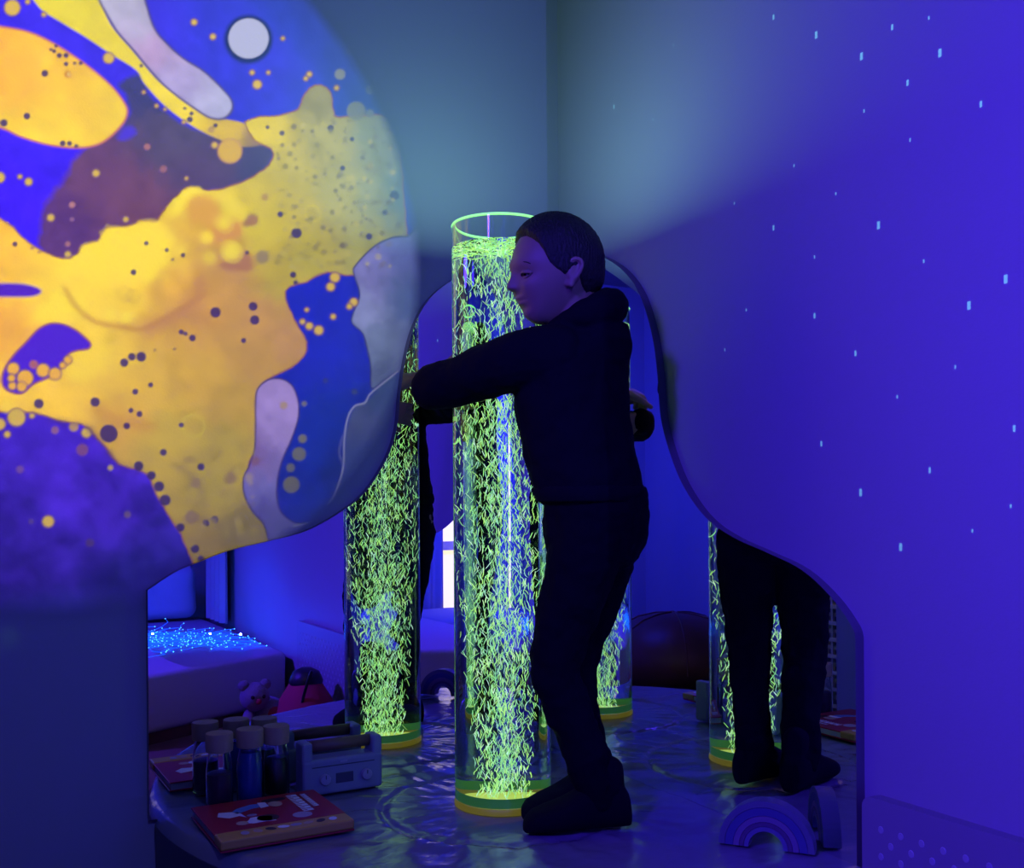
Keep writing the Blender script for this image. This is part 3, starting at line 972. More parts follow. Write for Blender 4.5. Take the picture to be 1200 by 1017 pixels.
def spot(name, loc, aim, power, color, angle):
    l = bpy.data.lights.new(name, 'SPOT'); l.energy = power; l.color = color
    l.shadow_soft_size = 0.0; l.spot_size = math.radians(angle); l.spot_blend = 0.0
    o = bpy.data.objects.new(name, l); COL.objects.link(o)
    o.location = [float(v) for v in loc]
    o.rotation_euler = (Vector([float(v) for v in aim]) - o.location).to_track_quat('-Z', 'Y').to_euler()
    return o


sp = spot('projector_bulb', PJ, (PJ[0], 0.0, PJ[2]), 1340.0, (1, 1, 1), 86)
attach(sp, proj)

# ------------------------------------------------------------------ star projector
PS = np.array([-2.35, -2.45, 2.30])
stars = [(907, 20), (957, 41), (1046, 32), (1010, 66), (1102, 62), (1064, 97), (1150, 122), (1013, 130), (1067, 164), (931, 194), (980, 227),
         (861, 238), (907, 267), (1030, 264), (955, 301), (1083, 306), (1179, 327), (1136, 358), (875, 363), (955, 370), (1003, 414), (720, 125),
         (766, 140), (790, 53), (1052, 465), (963, 520), (1090, 551), (1189, 502), (1009, 577), (1185, 593), (1056, 641), (1140, 622), (1089, 21), (1120, 430), (850, 410)]
SS = 0.10
kk = SS / (WT - PS[0])
xs, zs, holes = [], [], []
sizes = {1: (0.0014, 0.0030), 2: (0.0022, 0.0050), 3: (0.0030, 0.0066)}
bright = {(1102, 62): 3, (957, 41): 3, (1010, 66): 3, (1030, 264): 3, (1136, 358): 3, (1009, 577): 3, (1179, 327): 3, (1056, 641): 3, (907, 267): 2,
          (1064, 97): 2, (1150, 122): 2, (1003, 414): 2, (955, 370): 2, (963, 520): 2, (1046, 32): 2, (720, 125): 2, (1090, 551): 2, (1189, 502): 2, (907, 20): 2}
for s in stars:
    p = on_plane(s[0], s[1], 0, WT)
    a, b = sizes[bright.get(s, 1)]
    y0, y1 = PS[1] + (p[1] - a - PS[1]) * kk, PS[1] + (p[1] + a - PS[1]) * kk
    z0, z1 = PS[2] + (p[2] - b - PS[2]) * kk, PS[2] + (p[2] + b - PS[2]) * kk
    xs += [y0, y1]; zs += [z0, z1]; holes.append((y0, y1, z0, z1))
hs = 0.12
ycut = np.array(sorted(xs + [PS[1] - hs, PS[1] + hs])); zcut = np.array(sorted(zs + [PS[2] - hs, PS[2] + hs]))
V = [(PS[0] + SS, y, z_) for y in ycut for z_ in zcut]
F = []
nz = len(zcut)
for i in range(len(ycut) - 1):
    ym = (ycut[i] + ycut[i + 1]) / 2
    for k in range(nz - 1):
        zm = (zcut[k] + zcut[k + 1]) / 2
        if any(h[0] < ym < h[1] and h[2] < zm < h[3] for h in holes):
            continue
        F.append((i * nz + k, (i + 1) * nz + k, (i + 1) * nz + k + 1, i * nz + k + 1))
starp = thing('star_projector', 'small black star projector hung from the ceiling, pierced front plate', 'projector', (PS[0], PS[1], ZC))
mesh_obj('pierced_plate', V, F, M['black'], starp)
bm = bmesh.new()
for lo, hi in (((PS[0] - .06, PS[1] - hs, PS[2] - hs), (PS[0] + SS, PS[1] - hs + t_, PS[2] + hs)), ((PS[0] - .06, PS[1] + hs - t_, PS[2] - hs), (PS[0] + SS, PS[1] + hs, PS[2] + hs)),
               ((PS[0] - .06, PS[1] - hs, PS[2] - hs), (PS[0] + SS, PS[1] + hs, PS[2] - hs + t_)), ((PS[0] - .06, PS[1] - hs, PS[2] + hs - t_), (PS[0] + SS, PS[1] + hs, PS[2] + hs)),
               ((PS[0] - .066, PS[1] - hs, PS[2] - hs), (PS[0] - .06, PS[1] + hs, PS[2] + hs))):
    box_bm(lo, hi, bm=bm)
bm_obj('housing', bm, M['black'], starp)
box('ceiling_bracket', (PS[0] - .03, PS[1] - .03, PS[2] + hs), (PS[0] + .03, PS[1] + .03, ZC), M['black'], starp)
sp2 = spot('star_bulb', PS, (0, PS[1], PS[2]), 560.0, (0.20, 0.75, 0.85), 96)
attach(sp2, starp)

# ceiling lamp housing
def lamp_housing(L, target, r, light, name, label):
    root = thing(name, label, 'lamp', (L[0], L[1], ZC))
    d = np.array(target, float) - np.array(L); d /= np.linalg.norm(d)
    c = np.array(L) - d * 0.004
    v_, f_ = sweep_data([c, c - d * 0.03, c - d * 0.09, c - d * 0.12], [r * 1.08, r * 1.08, r * 0.8, r * 0.3], 28, cap=False)
    mesh_obj('lamp_head', v_, f_, M['black'], root, smooth=False)
    v_, f_ = sweep_data([c - d * 0.08, (L[0] - d[0] * .08, L[1] - d[1] * .08, ZC)], 0.012, 10, cap=False)
    mesh_obj('ceiling_rod', v_, f_, M['black'], root)
    attach(light, root)


lamp_housing(LAMP, (0.0, -1.92, 1.15), 0.15, lamp_main, 'ceiling_spotlight', 'black ceiling spotlight throwing violet light on the starlit wall')
lamp_housing(LAMP2, (-2.6, -4.0, 0.7), 0.13, lamp_back, 'ceiling_spotlight', 'added black ceiling spotlight, out of view, throwing blue fill on the window wall')  # added fixture carrying the blue fill for the far walls

# ------------------------------------------------------------------ the boy hugging the tube
boy = thing('person', 'child in a dark hooded sweatshirt and black trousers hugging the bubble tube', 'person', cf(0.12, 1.95, 0.0))


def cv(x, d, z=0.0):
    return x * RT + d * FW + np.array([0, 0, z])


HEAD_C = W(652, 319, 1.965)
yaw = math.radians(20)
HF = cv(-math.cos(yaw), -math.sin(yaw)); HL = cv(math.sin(yaw), -math.cos(yaw)); HU = np.array([0, 0, 1.0])
HF = HF - 0.03 * HU; HF /= np.linalg.norm(HF); HU = np.cross(HF, HL); HU = HU / np.linalg.norm(HU)
if HU[2] < 0:
    HU = -HU


def g(v, c, s):
    return math.exp(-((v - c) / s) ** 2)


def sst(a, b, v):
    t = min(1, max(0, (v - a) / (b - a))); return t * t * (3 - 2 * t)


def head_point(th, ph, grow=0.0):
    """th: polar angle from the crown, ph: 0 at the face, +90 deg at the left ear"""
    x, y, z_ = math.sin(th) * math.cos(ph), math.sin(th) * math.sin(ph), math.cos(th)
    X, Y, Z = x * 0.0900, y * 0.0735, z_ * 0.1035
    if z_ > 0:                                     # rounder skull
        X *= 1 + 0.05 * z_ * (1 - z_); Y *= 1 + 0.12 * z_ * (1 - z_)
    low = sst(0.05, -0.95, z_)
    Y *= 1 - 0.34 * low                            # jaw narrows
    if x < 0:
        X *= 1 - 0.42 * sst(-0.15, -0.9, z_)       # nape
        X *= 1.06
    else:
        X = 0.0900 * x ** (1 - 0.62 * sst(-0.05, -0.85, z_)) * (1 - 0.10 * sst(-0.35, -0.8, z_))   # jaw comes forward
    f = sst(0.25, 0.8, x)                          # how much this is the face
    d = 0.0
    d += -0.004 * g(Z, -0.012, 0.016) * f          # eye plane
    d += 0.0035 * g(Z, 0.010, 0.012) * g(abs(Y), 0.022, 0.024) * f      # brow
    d += -0.0060 * g(Z, -0.012, 0.010) * g(abs(Y), 0.031, 0.013) * f    # sockets
    d += 0.0045 * g(Z, -0.036, 0.018) * g(abs(Y), 0.036, 0.018) * f     # cheeks
    nz_ = sst(0.004, -0.033, Z) * (1 - sst(-0.036, -0.043, Z))
    d += (0.003 + 0.0145 * nz_) * math.exp(-(Y / (0.0065 + 0.0050 * nz_)) ** 2) * f * (1 if -0.046 < Z < 0.02 else 0)
    d += 0.0042 * g(Z, -0.0365, 0.0045) * g(abs(Y), 0.0095, 0.0045) * f  # nostril wings
    d += 0.0060 * g(Z, -0.0545, 0.0042) * g(Y, 0, 0.016) * f            # upper lip
    d += 0.0058 * g(Z, -0.0640, 0.0040) * g(Y, 0, 0.014) * f            # lower lip
    d += -0.0030 * g(Z, -0.0590, 0.0018) * g(Y, 0, 0.018) * f           # mouth line
    d += -0.0035 * g(Z, -0.0735, 0.006) * g(Y, 0, 0.018) * f
    d += 0.0055 * g(Z, -0.089, 0.012) * g(Y, 0, 0.018) * f              # chin
    r = math.sqrt(X * X + Y * Y + Z * Z)
    P = np.array([X + d, Y, Z])
    if grow:
        P = P * (1 + grow / r)
    return P


def head_mesh(nt_, np_, growf=None):
    vs, fs = [], []
    for i in range(1, nt_):
        th = math.pi * i / nt_
        for k in range(np_):
            ph = 2 * math.pi * k / np_
            gr = growf(th, ph) if growf else 0.0
            p = head_point(th, ph, gr)
            vs.append(HEAD_C + HF * p[0] + HL * p[1] + HU * p[2])
    for i in range(nt_ - 2):
        for k in range(np_):
            j = (k + 1) % np_
            fs.append((i * np_ + k, (i + 1) * np_ + k, (i + 1) * np_ + j, i * np_ + j))
    fs.append(tuple(range(np_))); fs.append(tuple(reversed(range((nt_ - 2) * np_, (nt_ - 1) * np_))))
    return vs, fs


def HP_(x, y, z_):
    return HEAD_C + HF * x + HL * y + HU * z_


# joints
TF = cv(-0.82, 0.572); TL = cv(-0.572, -0.82)          # chest faces the tube
L_SH, L_EL, L_WR = cf(0.066, 1.905, 0.900), cf(-0.156, 2.030, 0.860), cf(-0.140, 2.205, 0.868)
R_SH, R_EL, R_WR = cf(0.195, 2.095, 0.900), cf(0.145, 2.238, 0.897), cf(-0.085, 2.264, 0.940)
L_HIP, L_KN, L_AN = W(684, 612, 1.950), W(652, 785, 1.955), W(706, 935, 1.945)
R_HIP, R_KN, R_AN = W(714, 612, 2.055), W(672, 780, 2.070), W(698, 922, 2.045)
PEL, CHE, NEC = W(698, 585, 2.000), W(680, 445, 2.000), W(676, 388, 1.985)

# hands: palm and five separate fingers


def hand(wrist, fwd, palm, size=1.0, curl=(0.5, 0.55, 0.6, 0.65), thumb=0.5, right=True):
    f = np.asarray(fwd, float); f /= np.linalg.norm(f)
    n_ = np.asarray(palm, float); n_ = n_ - f * (n_ @ f); n_ /= np.linalg.norm(n_)
    s = np.cross(n_, f) * (1 if right else -1)           # towards the thumb side
    out = []
    pl = 0.062 * size
    out.append(loft_data([(wrist - f * 0.02 * size, s * 0.019 * size, n_ * 0.016 * size, 2.4), (wrist + f * 0.006 * size, s * 0.022 * size, n_ * 0.013 * size, 2.4),
                          (wrist + f * pl * 0.5, s * 0.029 * size, n_ * 0.012 * size, 2.6), (wrist + f * pl, s * 0.030 * size, n_ * 0.010 * size, 2.6),
                          (wrist + f * (pl + 0.006), s * 0.024 * size, n_ * 0.006 * size, 2.2)], 16))
    for q, (off, ln) in enumerate(((0.0215, 0.050), (0.0073, 0.056), (-0.0073, 0.052), (-0.0210, 0.041))):
        p = wrist + f * (pl - 0.006) + s * off * size
        d = f + s * off * 3.0; d /= np.linalg.norm(d)
        path, ang = [p], 0.15
        for j, fr in enumerate((0.44, 0.30, 0.26)):
            ang += curl[q] * (0.8 if j == 0 else 1.0)
            dd = d * math.cos(ang) + n_ * math.sin(ang)
            path.append(path[-1] + dd * ln * size * fr)
        out.append(sweep_data(path, np.array([0.0082, 0.0078, 0.0072, 0.0062]) * size, 10))
    b = wrist + f * 0.016 * size + s * 0.020 * size
    d1 = s * 0.75 + f * 0.7 + n_ * 0.25 * thumb; d1 /= np.linalg.norm(d1)
    d2 = s * 0.25 + f * 0.95 + n_ * 0.55 * thumb; d2 /= np.linalg.norm(d2)
    out.append(sweep_data([b, b + d1 * 0.026 * size, b + d1 * 0.026 * size + d2 * 0.022 * size, b + d1 * 0.026 * size + d2 * 0.040 * size],
                          np.array([0.0110, 0.0090, 0.0080, 0.0065]) * size, 10))
    return out


tube_axis = cf(-0.0229, 2.111, 0.9)
r_hand = hand(R_WR, cf(-0.190, 2.160, 0.938) - R_WR, np.array([0, 0, -0.8]) + cv(0.1, -0.5), 1.08, (0.50, 0.52, 0.54, 0.58), right=True)
l_hand = hand(L_WR, cf(-0.045, 2.262, 0.845) - L_WR, tube_axis - L_WR, 0.95, (0.25, 0.3, 0.3, 0.35), right=False)
ear_parts = []
for sgn in (1, -1):
    rim_ = [HP_(0.004, sgn * 0.0655, -0.036), HP_(-0.004, sgn * 0.072, -0.030), HP_(-0.014, sgn * 0.078, -0.018), HP_(-0.020, sgn * 0.081, -0.002),
            HP_(-0.014, sgn * 0.081, 0.008), HP_(-0.003, sgn * 0.076, 0.008), HP_(0.004, sgn * 0.071, 0.000)]
    ear_parts.append(sweep_data(catmull(rim_, 3, False), 0.0042, 8))
    ear_parts.append(loft_data([(HP_(-0.005, sgn * 0.060, -0.014), HF * 0.012, HU * 0.022, 2), (HP_(-0.007, sgn * 0.072, -0.014), HF * 0.013, HU * 0.021, 2),
                                (HP_(-0.009, sgn * 0.0755, -0.012), HF * 0.010, HU * 0.017, 2)], 14))
    ear_parts.append(sweep_data([HP_(0.002, sgn * 0.066, -0.037), HP_(-0.001, sgn * 0.070, -0.038)], 0.0065, 8))
body_parts = [head_mesh(88, 120)] + ear_parts + [
    sweep_data([HP_(-0.030, 0, -0.045), HP_(-0.034, 0, -0.085), NEC - np.array([0, 0, 0.03])], [0.050, 0.047, 0.050], 20),
    loft_data([(PEL - np.array([0, 0, 0.06]), TF * 0.060, TL * 0.085, 2.3), (PEL + np.array([0, 0, 0.04]), TF * 0.066, TL * 0.090, 2.3),
               (CHE, TF * 0.066, TL * 0.088, 2.3), (CHE + np.array([0, 0, 0.06]), TF * 0.045, TL * 0.065, 2.2), (NEC - np.array([0, 0, 0.02]), TF * 0.045, TL * 0.045, 2)], 24),
    sweep_data(catmull([R_SH, R_EL, R_WR], 6, False), np.linspace(0.036, 0.020, 13), 12),
    sweep_data([L_SH, (L_SH + L_EL) / 2, L_EL], [0.030, 0.028, 0.026], 12), sweep_data([L_EL, L_WR], [0.030, 0.021], 12),
    sweep_data([L_HIP, L_KN, L_AN], [0.058, 0.040, 0.024], 14), sweep_data([R_HIP, R_KN, R_AN], [0.058, 0.040, 0.024], 14),
    sweep_data([L_AN, cf(0.08, 1.925, 0.024)], [0.024, 0.016], 10), sweep_data([R_AN, cf(0.08, 2.012, 0.024)], [0.024, 0.016], 10)] + r_hand + l_hand
fused('body', body_parts, 0.0026, M['skin'], boy, smooth_it=3)

# short dark hair


def hair_grow(th, ph):
    p = head_point(th, ph)
    a = abs(math.degrees(math.atan2(math.sin(ph), math.cos(ph))))
    # hairline height above the head centre for every direction
    line = np.interp(a, [0, 22, 36, 48, 56, 63, 72, 84, 94, 108, 125, 180], [0.060, 0.058, 0.050, 0.038, 0.022, -0.002, -0.014, -0.026, -0.010, -0.040, -0.056, -0.068])
    k = sst(-0.004, 0.010, p[2] - line)
    thick = 0.0030 + 0.0095 * sst(-0.01, 0.085, p[2])
    jit = (random.random() - 0.5) * 0.0022
    return -0.012 + k * (0.012 + thick + jit)


hv, hf_ = head_mesh(110, 170, hair_grow)
mesh_obj('hair', hv, hf_, M['hair'], boy, smooth=True)

# eyes, lids, brows
for sgn in (1, -1):
    e0 = HP_(0.0665, sgn * 0.0305, -0.0125)
    vs, fs = [], []
    for i in range(1, 10):
        for k in range(16):
            th, ph = math.pi * i / 10, 2 * math.pi * k / 16
            vs.append(e0 + 0.0112 * (math.cos(th) * HF + math.sin(th) * (math.cos(ph) * HL + math.sin(ph) * HU)))
    for i in range(8):
        for k in range(16):
            j = (k + 1) % 16
            fs.append((i * 16 + k, i * 16 + j, i * 16 + 16 + j, i * 16 + 16 + k))
    fs.append(tuple(range(16)))
    eo = mesh_obj('eye', vs, fs, M['eye'], boy, smooth=True)
    eo.data.materials.append(M['iris'])
    for p in eo.data.polygons:
        if (Vector((e0 + HF * 0.0112).tolist()) - p.center).length < 0.0068:
            p.material_index = 1
    lid = [HP_(0.0745, sgn * 0.0185, -0.0125), HP_(0.0790, sgn * 0.025, -0.0098), HP_(0.0775, sgn * 0.033, -0.0095), HP_(0.0690, sgn * 0.0415, -0.0118)]
    v_, f_ = sweep_data(catmull(lid, 4, False), 0.0040, 8)
    mesh_obj('upper_eyelid', v_, f_, M['skin'], boy, smooth=True)
    lash = [q + HF * 0.0030 - HU * 0.0032 for q in catmull(lid, 4, False)]
    v_, f_ = sweep_data(lash, 0.0011, 6)
    mesh_obj('eyelashes', v_, f_, M['hair'], boy, smooth=True)
    lid = [HP_(0.0735, sgn * 0.0190, -0.0150), HP_(0.0765, sgn * 0.026, -0.0192), HP_(0.0740, sgn * 0.034, -0.0188), HP_(0.0680, sgn * 0.0410, -0.0140)]
    v_, f_ = sweep_data(catmull(lid, 4, False), 0.0024, 8)
    mesh_obj('lower_eyelid', v_, f_, M['skin'], boy, smooth=True)
    br = [HP_(0.0855, sgn * 0.012, 0.0045), HP_(0.0840, sgn * 0.024, 0.0085), HP_(0.0770, sgn * 0.036, 0.0085), HP_(0.0690, sgn * 0.0435, 0.0040)]
    v_, f_ = sweep_data(catmull(br, 4, False), 0.0024, 8)
    mesh_obj('eyebrow', v_, f_, M['hair'], boy, smooth=True)

# hooded sweatshirt


def tor(px, py, d, a, b, e=2.4):
    return (W(px, py, d), TF * a, TL * b, e)


sw_parts = [loft_data([tor(696, 592, 2.0, .080, .112), tor(694, 584, 2.0, .092, .122), tor(688, 560, 2.0, .097, .126), tor(678, 520, 2.0, .098, .126),
                       tor(672, 480, 2.0, .100, .128), tor(671, 445, 2.0, .098, .128), tor(678, 418, 1.998, .090, .120), tor(681, 402, 1.995, .076, .098),
                       tor(682, 390, 1.99, .066, .072), tor(680, 376, 1.985, .060, .062)], 32),
            sweep_data(catmull([W(682, 412, 1.995) * 0.3 + L_SH * 0.7, L_SH * 0.72 + L_EL * 0.28 + np.array([0, 0, .008]), L_SH * 0.3 + L_EL * 0.7, L_EL], 5, False),
                       np.linspace(0.062, 0.046, 16), 18),
            sweep_data(catmull([L_EL, L_EL * 0.45 + L_WR * 0.55 + cv(-0.008, 0), L_WR], 5, False), np.linspace(0.046, 0.033, 11), 16),
            sweep_data(catmull([W(682, 412, 1.995) * 0.3 + R_SH * 0.7, R_SH, R_EL, R_EL * 0.25 + R_WR * 0.75], 5, False), np.linspace(0.060, 0.032, 16), 16)]
# hood rolled up round the back of the neck
hood = []
for t in np.linspace(-2.9, 2.9, 15):
    c = W(680, 369, 1.985) - HF * 0.058 * math.cos(t) + HL * 0.062 * math.sin(t) + np.array([0, 0, 0.022 * math.cos(t) - 0.006])
    hood.append(c)
sw_parts.append(sweep_data(hood, [0.018, 0.022, 0.026, 0.030, 0.033, 0.036, 0.038, 0.038, 0.038, 0.036, 0.033, 0.030, 0.026, 0.022, 0.018], 14))
sw_parts.append(loft_data([tor(710, 378, 1.970, .034, .060), tor(714, 398, 1.966, .036, .072), tor(713, 424, 1.964, .032, .060), tor(708, 442, 1.964, .016, .03)], 20))
fused('sweatshirt', sw_parts, 0.0042, M['hoodie'], boy, smooth_it=3, wrinkle=0.012, wscale=0.045)
hem = loft_data([tor(695, 588, 2.0, .096, .124), tor(694, 580, 2.0, .100, .128), tor(692, 570, 2.0, .098, .126)], 32)
fused('hem_band', [hem], 0.004, M['hoodie'], boy, smooth_it=1)

# trousers


def leg(pts):
    P = [W(a, b, d) for a, b, d, r in pts]
    return sweep_data(catmull(P, 3, False), np.interp(np.arange((len(P) - 1) * 3 + 1) / 3.0, range(len(P)), [q[3] for q in pts]), 20)


tr_parts = [loft_data([tor(698, 556, 2.0, .076, .102), tor(699, 575, 2.0, .088, .112), tor(700, 600, 2.0, .093, .118), tor(700, 628, 2.0, .090, .118),
                       tor(698, 655, 2.0, .074, .108), tor(694, 672, 2.0, .045, .075)], 30),
            leg([(690, 622, 1.948, .068), (684, 655, 1.948, .070), (671, 700, 1.950, .063), (658, 745, 1.953, .055), (651, 785, 1.955, .050), (661, 820, 1.953, .047),
                 (676, 855, 1.950, .043), (688, 885, 1.947, .042), (696, 908, 1.945, .044), (704, 930, 1.945, .040)]),
            leg([(710, 622, 2.050, .066), (706, 655, 2.055, .068), (694, 700, 2.060, .061), (680, 745, 2.066, .053), (672, 780, 2.070, .048), (676, 815, 2.066, .045),
                 (684, 850, 2.060, .041), (690, 878, 2.054, .040), (694, 900, 2.050, .042), (698, 918, 2.046, .038)])]
fused('trousers', tr_parts, 0.0042, M['trouser'], boy, smooth_it=3, wrinkle=0.016, wscale=0.04)


def sock(heel, toe, name):
    f = toe - heel; L = np.linalg.norm(f); f = f / L
    s = np.cross(f, [0, 0, 1.0])
    secs = []
    for t, h, w_ in ((0.0, .018, .012), (0.03, .034, .024), (0.10, .046, .030), (0.22, .052, .033), (0.34, .050, .034), (0.48, .040, .036), (0.64, .031, .040),
                     (0.80, .025, .040), (0.92, .020, .034), (0.98, .014, .022), (1.0, .007, .010)):
        zc = h if t < 0.4 else h
        c = np.array([heel[0], heel[1], HP + 0.001 + h * 0.98]) + f * L * t * np.array([1, 1, 0])
        secs.append((c, s * w_, np.array([0, 0, h * 0.98]), 2.4))
    v1 = loft_data(secs, 20)
    an = np.array([heel[0], heel[1], 0]) + f * L * 0.20 * np.array([1, 1, 0])
    v2 = sweep_data([an + [0, 0, HP + 0.045], an + [0, 0, HP + 0.075], an + [0, 0, HP + 0.11]], [.033, .030, .028], 16)
    return fused(name, [v1, v2], 0.0035, M['sock'], boy, smooth_it=3)


sock(cf(0.226, 1.955, 0), cf(0.018, 1.915, 0), 'sock')
sock(cf(0.212, 2.068, 0), cf(0.018, 1.988, 0), 'sock')

# ------------------------------------------------------------------ things on the platform
Z0_ = HP + 0.003
# sound book
BX0, BX1, BY0, BY1, BT = -0.935, -0.682, -0.345, -0.105, 0.021
book = thing('sound_book', 'red square picture book with a yellow edge strip lying on the platform', 'book', ((BX0 + BX1) / 2, (BY0 + BY1) / 2, Z0_))
box('page_block', (BX0 + .004, BY0 + .004, Z0_ + .003), (BX1 - .004, BY1 - .003, Z0_ + BT - .003), M['paper'], book)
box('back_cover', (BX0, BY0, Z0_), (BX1, BY1, Z0_ + .0035), M['book_red'], book, bevel=0.001)
fc = box('front_cover', (BX0, BY0 + .05, Z0_ + BT - .0035), (BX1, BY1, Z0_ + BT), M['book_red'], book, bevel=0.001)
box('sound_bar', (BX0, BY0 - .001, Z0_ + .0036), (BX1, BY0 + .0495, Z0_ + BT + .001), M['book_yellow'], book, bevel=0.004)
zt = Z0_ + BT + 0.0003


def flat(name, P, material, parent, z_, th=0.0004):
    P = [np.array([BX0 + u * (BX1 - BX0), BY0 + v * (BY1 - BY0)]) for u, v in P]
    n = len(P)
    V = [(*p, z_) for p in P] + [(*p, z_ + th) for p in P]
    F = [tuple(reversed(range(n))), tuple(range(n, 2 * n))] + [(i, (i + 1) % n, n + (i + 1) % n, n + i) for i in range(n)]
    return mesh_obj(name, V, F, material, parent)


def oval(u, v, a, b, n=18, rot=0.0):
    return [(u + a * math.cos(t) * math.cos(rot) - b * math.sin(t) * math.sin(rot), v + a * math.cos(t) * math.sin(rot) + b * math.sin(t) * math.cos(rot)) for t in np.linspace(0, 2 * math.pi, n, endpoint=False)]


# printed cover: title block (too small to read in the photograph), pictures and dark buttons
cells = []
random.seed(11)
for line, (u, w_, v0, v1, nlet) in enumerate(((0.735, 0.085, 0.40, 0.92, 7), (0.845, 0.045, 0.50, 0.90, 9))):
    for k in range(nlet):
        a = v1 - (v1 - v0) * k / nlet; b = v1 - (v1 - v0) * (k + 0.80) / nlet
        m1 = b + (a - b) * 0.36; m2 = b + (a - b) * 0.64
        cells.append([(u, a), (u, m2), (u + w_ * 0.45, m2), (u + w_ * 0.45, m1), (u, m1), (u, b), (u + w_, b), (u + w_, m1 if k % 2 else b), (u + w_, a)])
V, F = [], []
for P in cells:
    b = len(V)
    P3 = [(BX0 + q[0] * (BX1 - BX0), BY0 + q[1] * (BY1 - BY0)) for q in P]
    V += [(*q, zt + 0.0003) for q in P3]
    F.append(tuple(range(b, b + len(P))))
t_o = mesh_obj('title_print', V, F, M['print_white'], fc)
flat('round_button', oval(0.70, 0.34, 0.075, 0.075), M['print_grey'], fc, zt)
flat('round_button', oval(0.45, 0.40, 0.085, 0.085), M['print_dark'], fc, zt)
flat('picture_print', [(0.27, .62), (.40, .70), (.50, .72), (.52, .80), (.42, .82), (.30, .76), (.25, .70)], M['print_blue'], fc, zt)
flat('picture_print', [(0.47, .68), (.54, .70), (.54, .82), (.48, .84)], M['print_white'], fc, zt + .0001)
flat('picture_print', oval(0.60, 0.74, .055, .075), M['print_tan'], fc, zt)
flat('picture_print', oval(0.62, 0.86, .10, .05), M['print_dark'], fc, zt)
flat('picture_print', [(.12, .62), (.19, .54), (.27, .56), (.31, .50), (.29, .66), (.22, .70), (.15, .72)], M['print_white'], fc, zt)
flat('picture_print', [(.25, .36), (.32, .31), (.42, .32), (.49, .30), (.47, .38), (.50, .43), (.40, .47), (.33, .46), (.30, .40)], M['print_white'], fc, zt)
flat('picture_print', oval(0.245, 0.36, .045, .05), M['print_tan'], fc, zt + .0001)
flat('picture_print', oval(0.36, 0.53, .04, .03), M['print_grey'], fc, zt)
zb = Z0_ + BT + .0012
sb = [o for o in book.children if o.name.startswith('sound_bar')][0]
for k in range(8):
    u = 0.20 + 0.095 * k
    flat('bar_icon', oval(u, 0.105, .032, .045, 8, 0.4 * k), [M['print_grey'], M['print_white'], M['print_dark'], M['print_tan']][(k * 3) % 4], sb, zb)

# three sensory bottles with wooden lids


def sensory_bottle(x, y, h, r, fill, fh, label, wick=False):
    b = thing('sensory_bottle', label, 'bottle', (x, y, Z0_), 'sensory bottles by the mirror')
    c = (x, y, Z0_)
    bd = h * 0.80
    lathe('bottle_wall', [(r * .9, 0), (r, .006), (r, bd * .58), (r * .93, bd * .74), (r * .80, bd * .90), (r * .74, bd), (r * .68, bd), (r * .74, bd * .90), (r * .88, bd * .74),
                          (r * .955, bd * .58), (r * .955, .008), (r * .85, .004)], c, M['bottle'], b, n=28, cap1=True)
    lathe('contents', [(r * .84, .009), (r * .93, .012), (r * .93, min(fh, .58) * bd), (r * .93 if fh <= .58 else r * .74, fh * bd), (r * .5, fh * bd + .001)], c, fill, b, n=24)
    lathe('lid', [(r * .76, bd - .008), (r * .98, bd - .006), (r * 1.02, bd + .003), (r * 1.02, h - .004), (r * .98, h), (r * .5, h + .0005)], c, M['cork'], b, n=28)
    return b


sensory_bottle(-0.868, -0.062, 0.154, 0.0275, M['fill_purple'], 0.60, 'sensory bottle of dark purple glitter nearest the mirror edge, wooden lid')
sensory_bottle(-0.803, -0.055, 0.154, 0.0275, M['fill_blue'], 0.86, 'middle sensory bottle of blue liquid, wooden lid')
sensory_bottle(-0.744, -0.045, 0.152, 0.0275, M['fill_green'], 0.70, 'sensory bottle of dark green liquid next to the grey radio')

# portable radio
RX0, RX1, RYF, RYB = -0.700, -0.518, -0.090, -0.035
radio = thing('portable_radio', 'grey portable radio with a wooden handle bar leaning near the mirror', 'radio', ((RX0 + RX1) / 2, (RYF + RYB) / 2, Z0_))
bm = box_bm((RX0, RYF, Z0_), (RX1, RYB, Z0_ + 0.078), bevel=0.008, seg=3)
bm_obj('cabinet', bm, M['radio'], radio, smooth=False)
for xa, xb in ((RX0, RX0 + .024), (RX1 - .024, RX1)):
    box('handle_post', (xa, RYF + .002, Z0_ + .068), (xb, RYB - .002, Z0_ + .114), M['radio'], radio, bevel=0.007, seg=3)
v_, f_ = sweep_data([(RX0 + .014, (RYF + RYB) / 2, Z0_ + .101), (RX1 - .014, (RYF + RYB) / 2, Z0_ + .101)], 0.013, 16, cap=False)
mesh_obj('handle_bar', v_, f_, M['radio_wood'], radio, smooth=True)
gp = box('display', ((RX0 + RX1) / 2 - .018, RYF - .001, Z0_ + .022), ((RX0 + RX1) / 2 + .022, RYF + .004, Z0_ + .044), M['radio_dark'], radio, bevel=0.001)
box('speaker_slot', (RX0 + .02, RYF - .0006, Z0_ + .060), (RX1 - .02, RYF + .002, Z0_ + .0625), M['radio_dark'], radio)
box('nameplate', ((RX0 + RX1) / 2 - .008, RYF - .0012, Z0_ + .066), ((RX0 + RX1) / 2 + .008, RYF + .002, Z0_ + .070), M['knob'], radio)
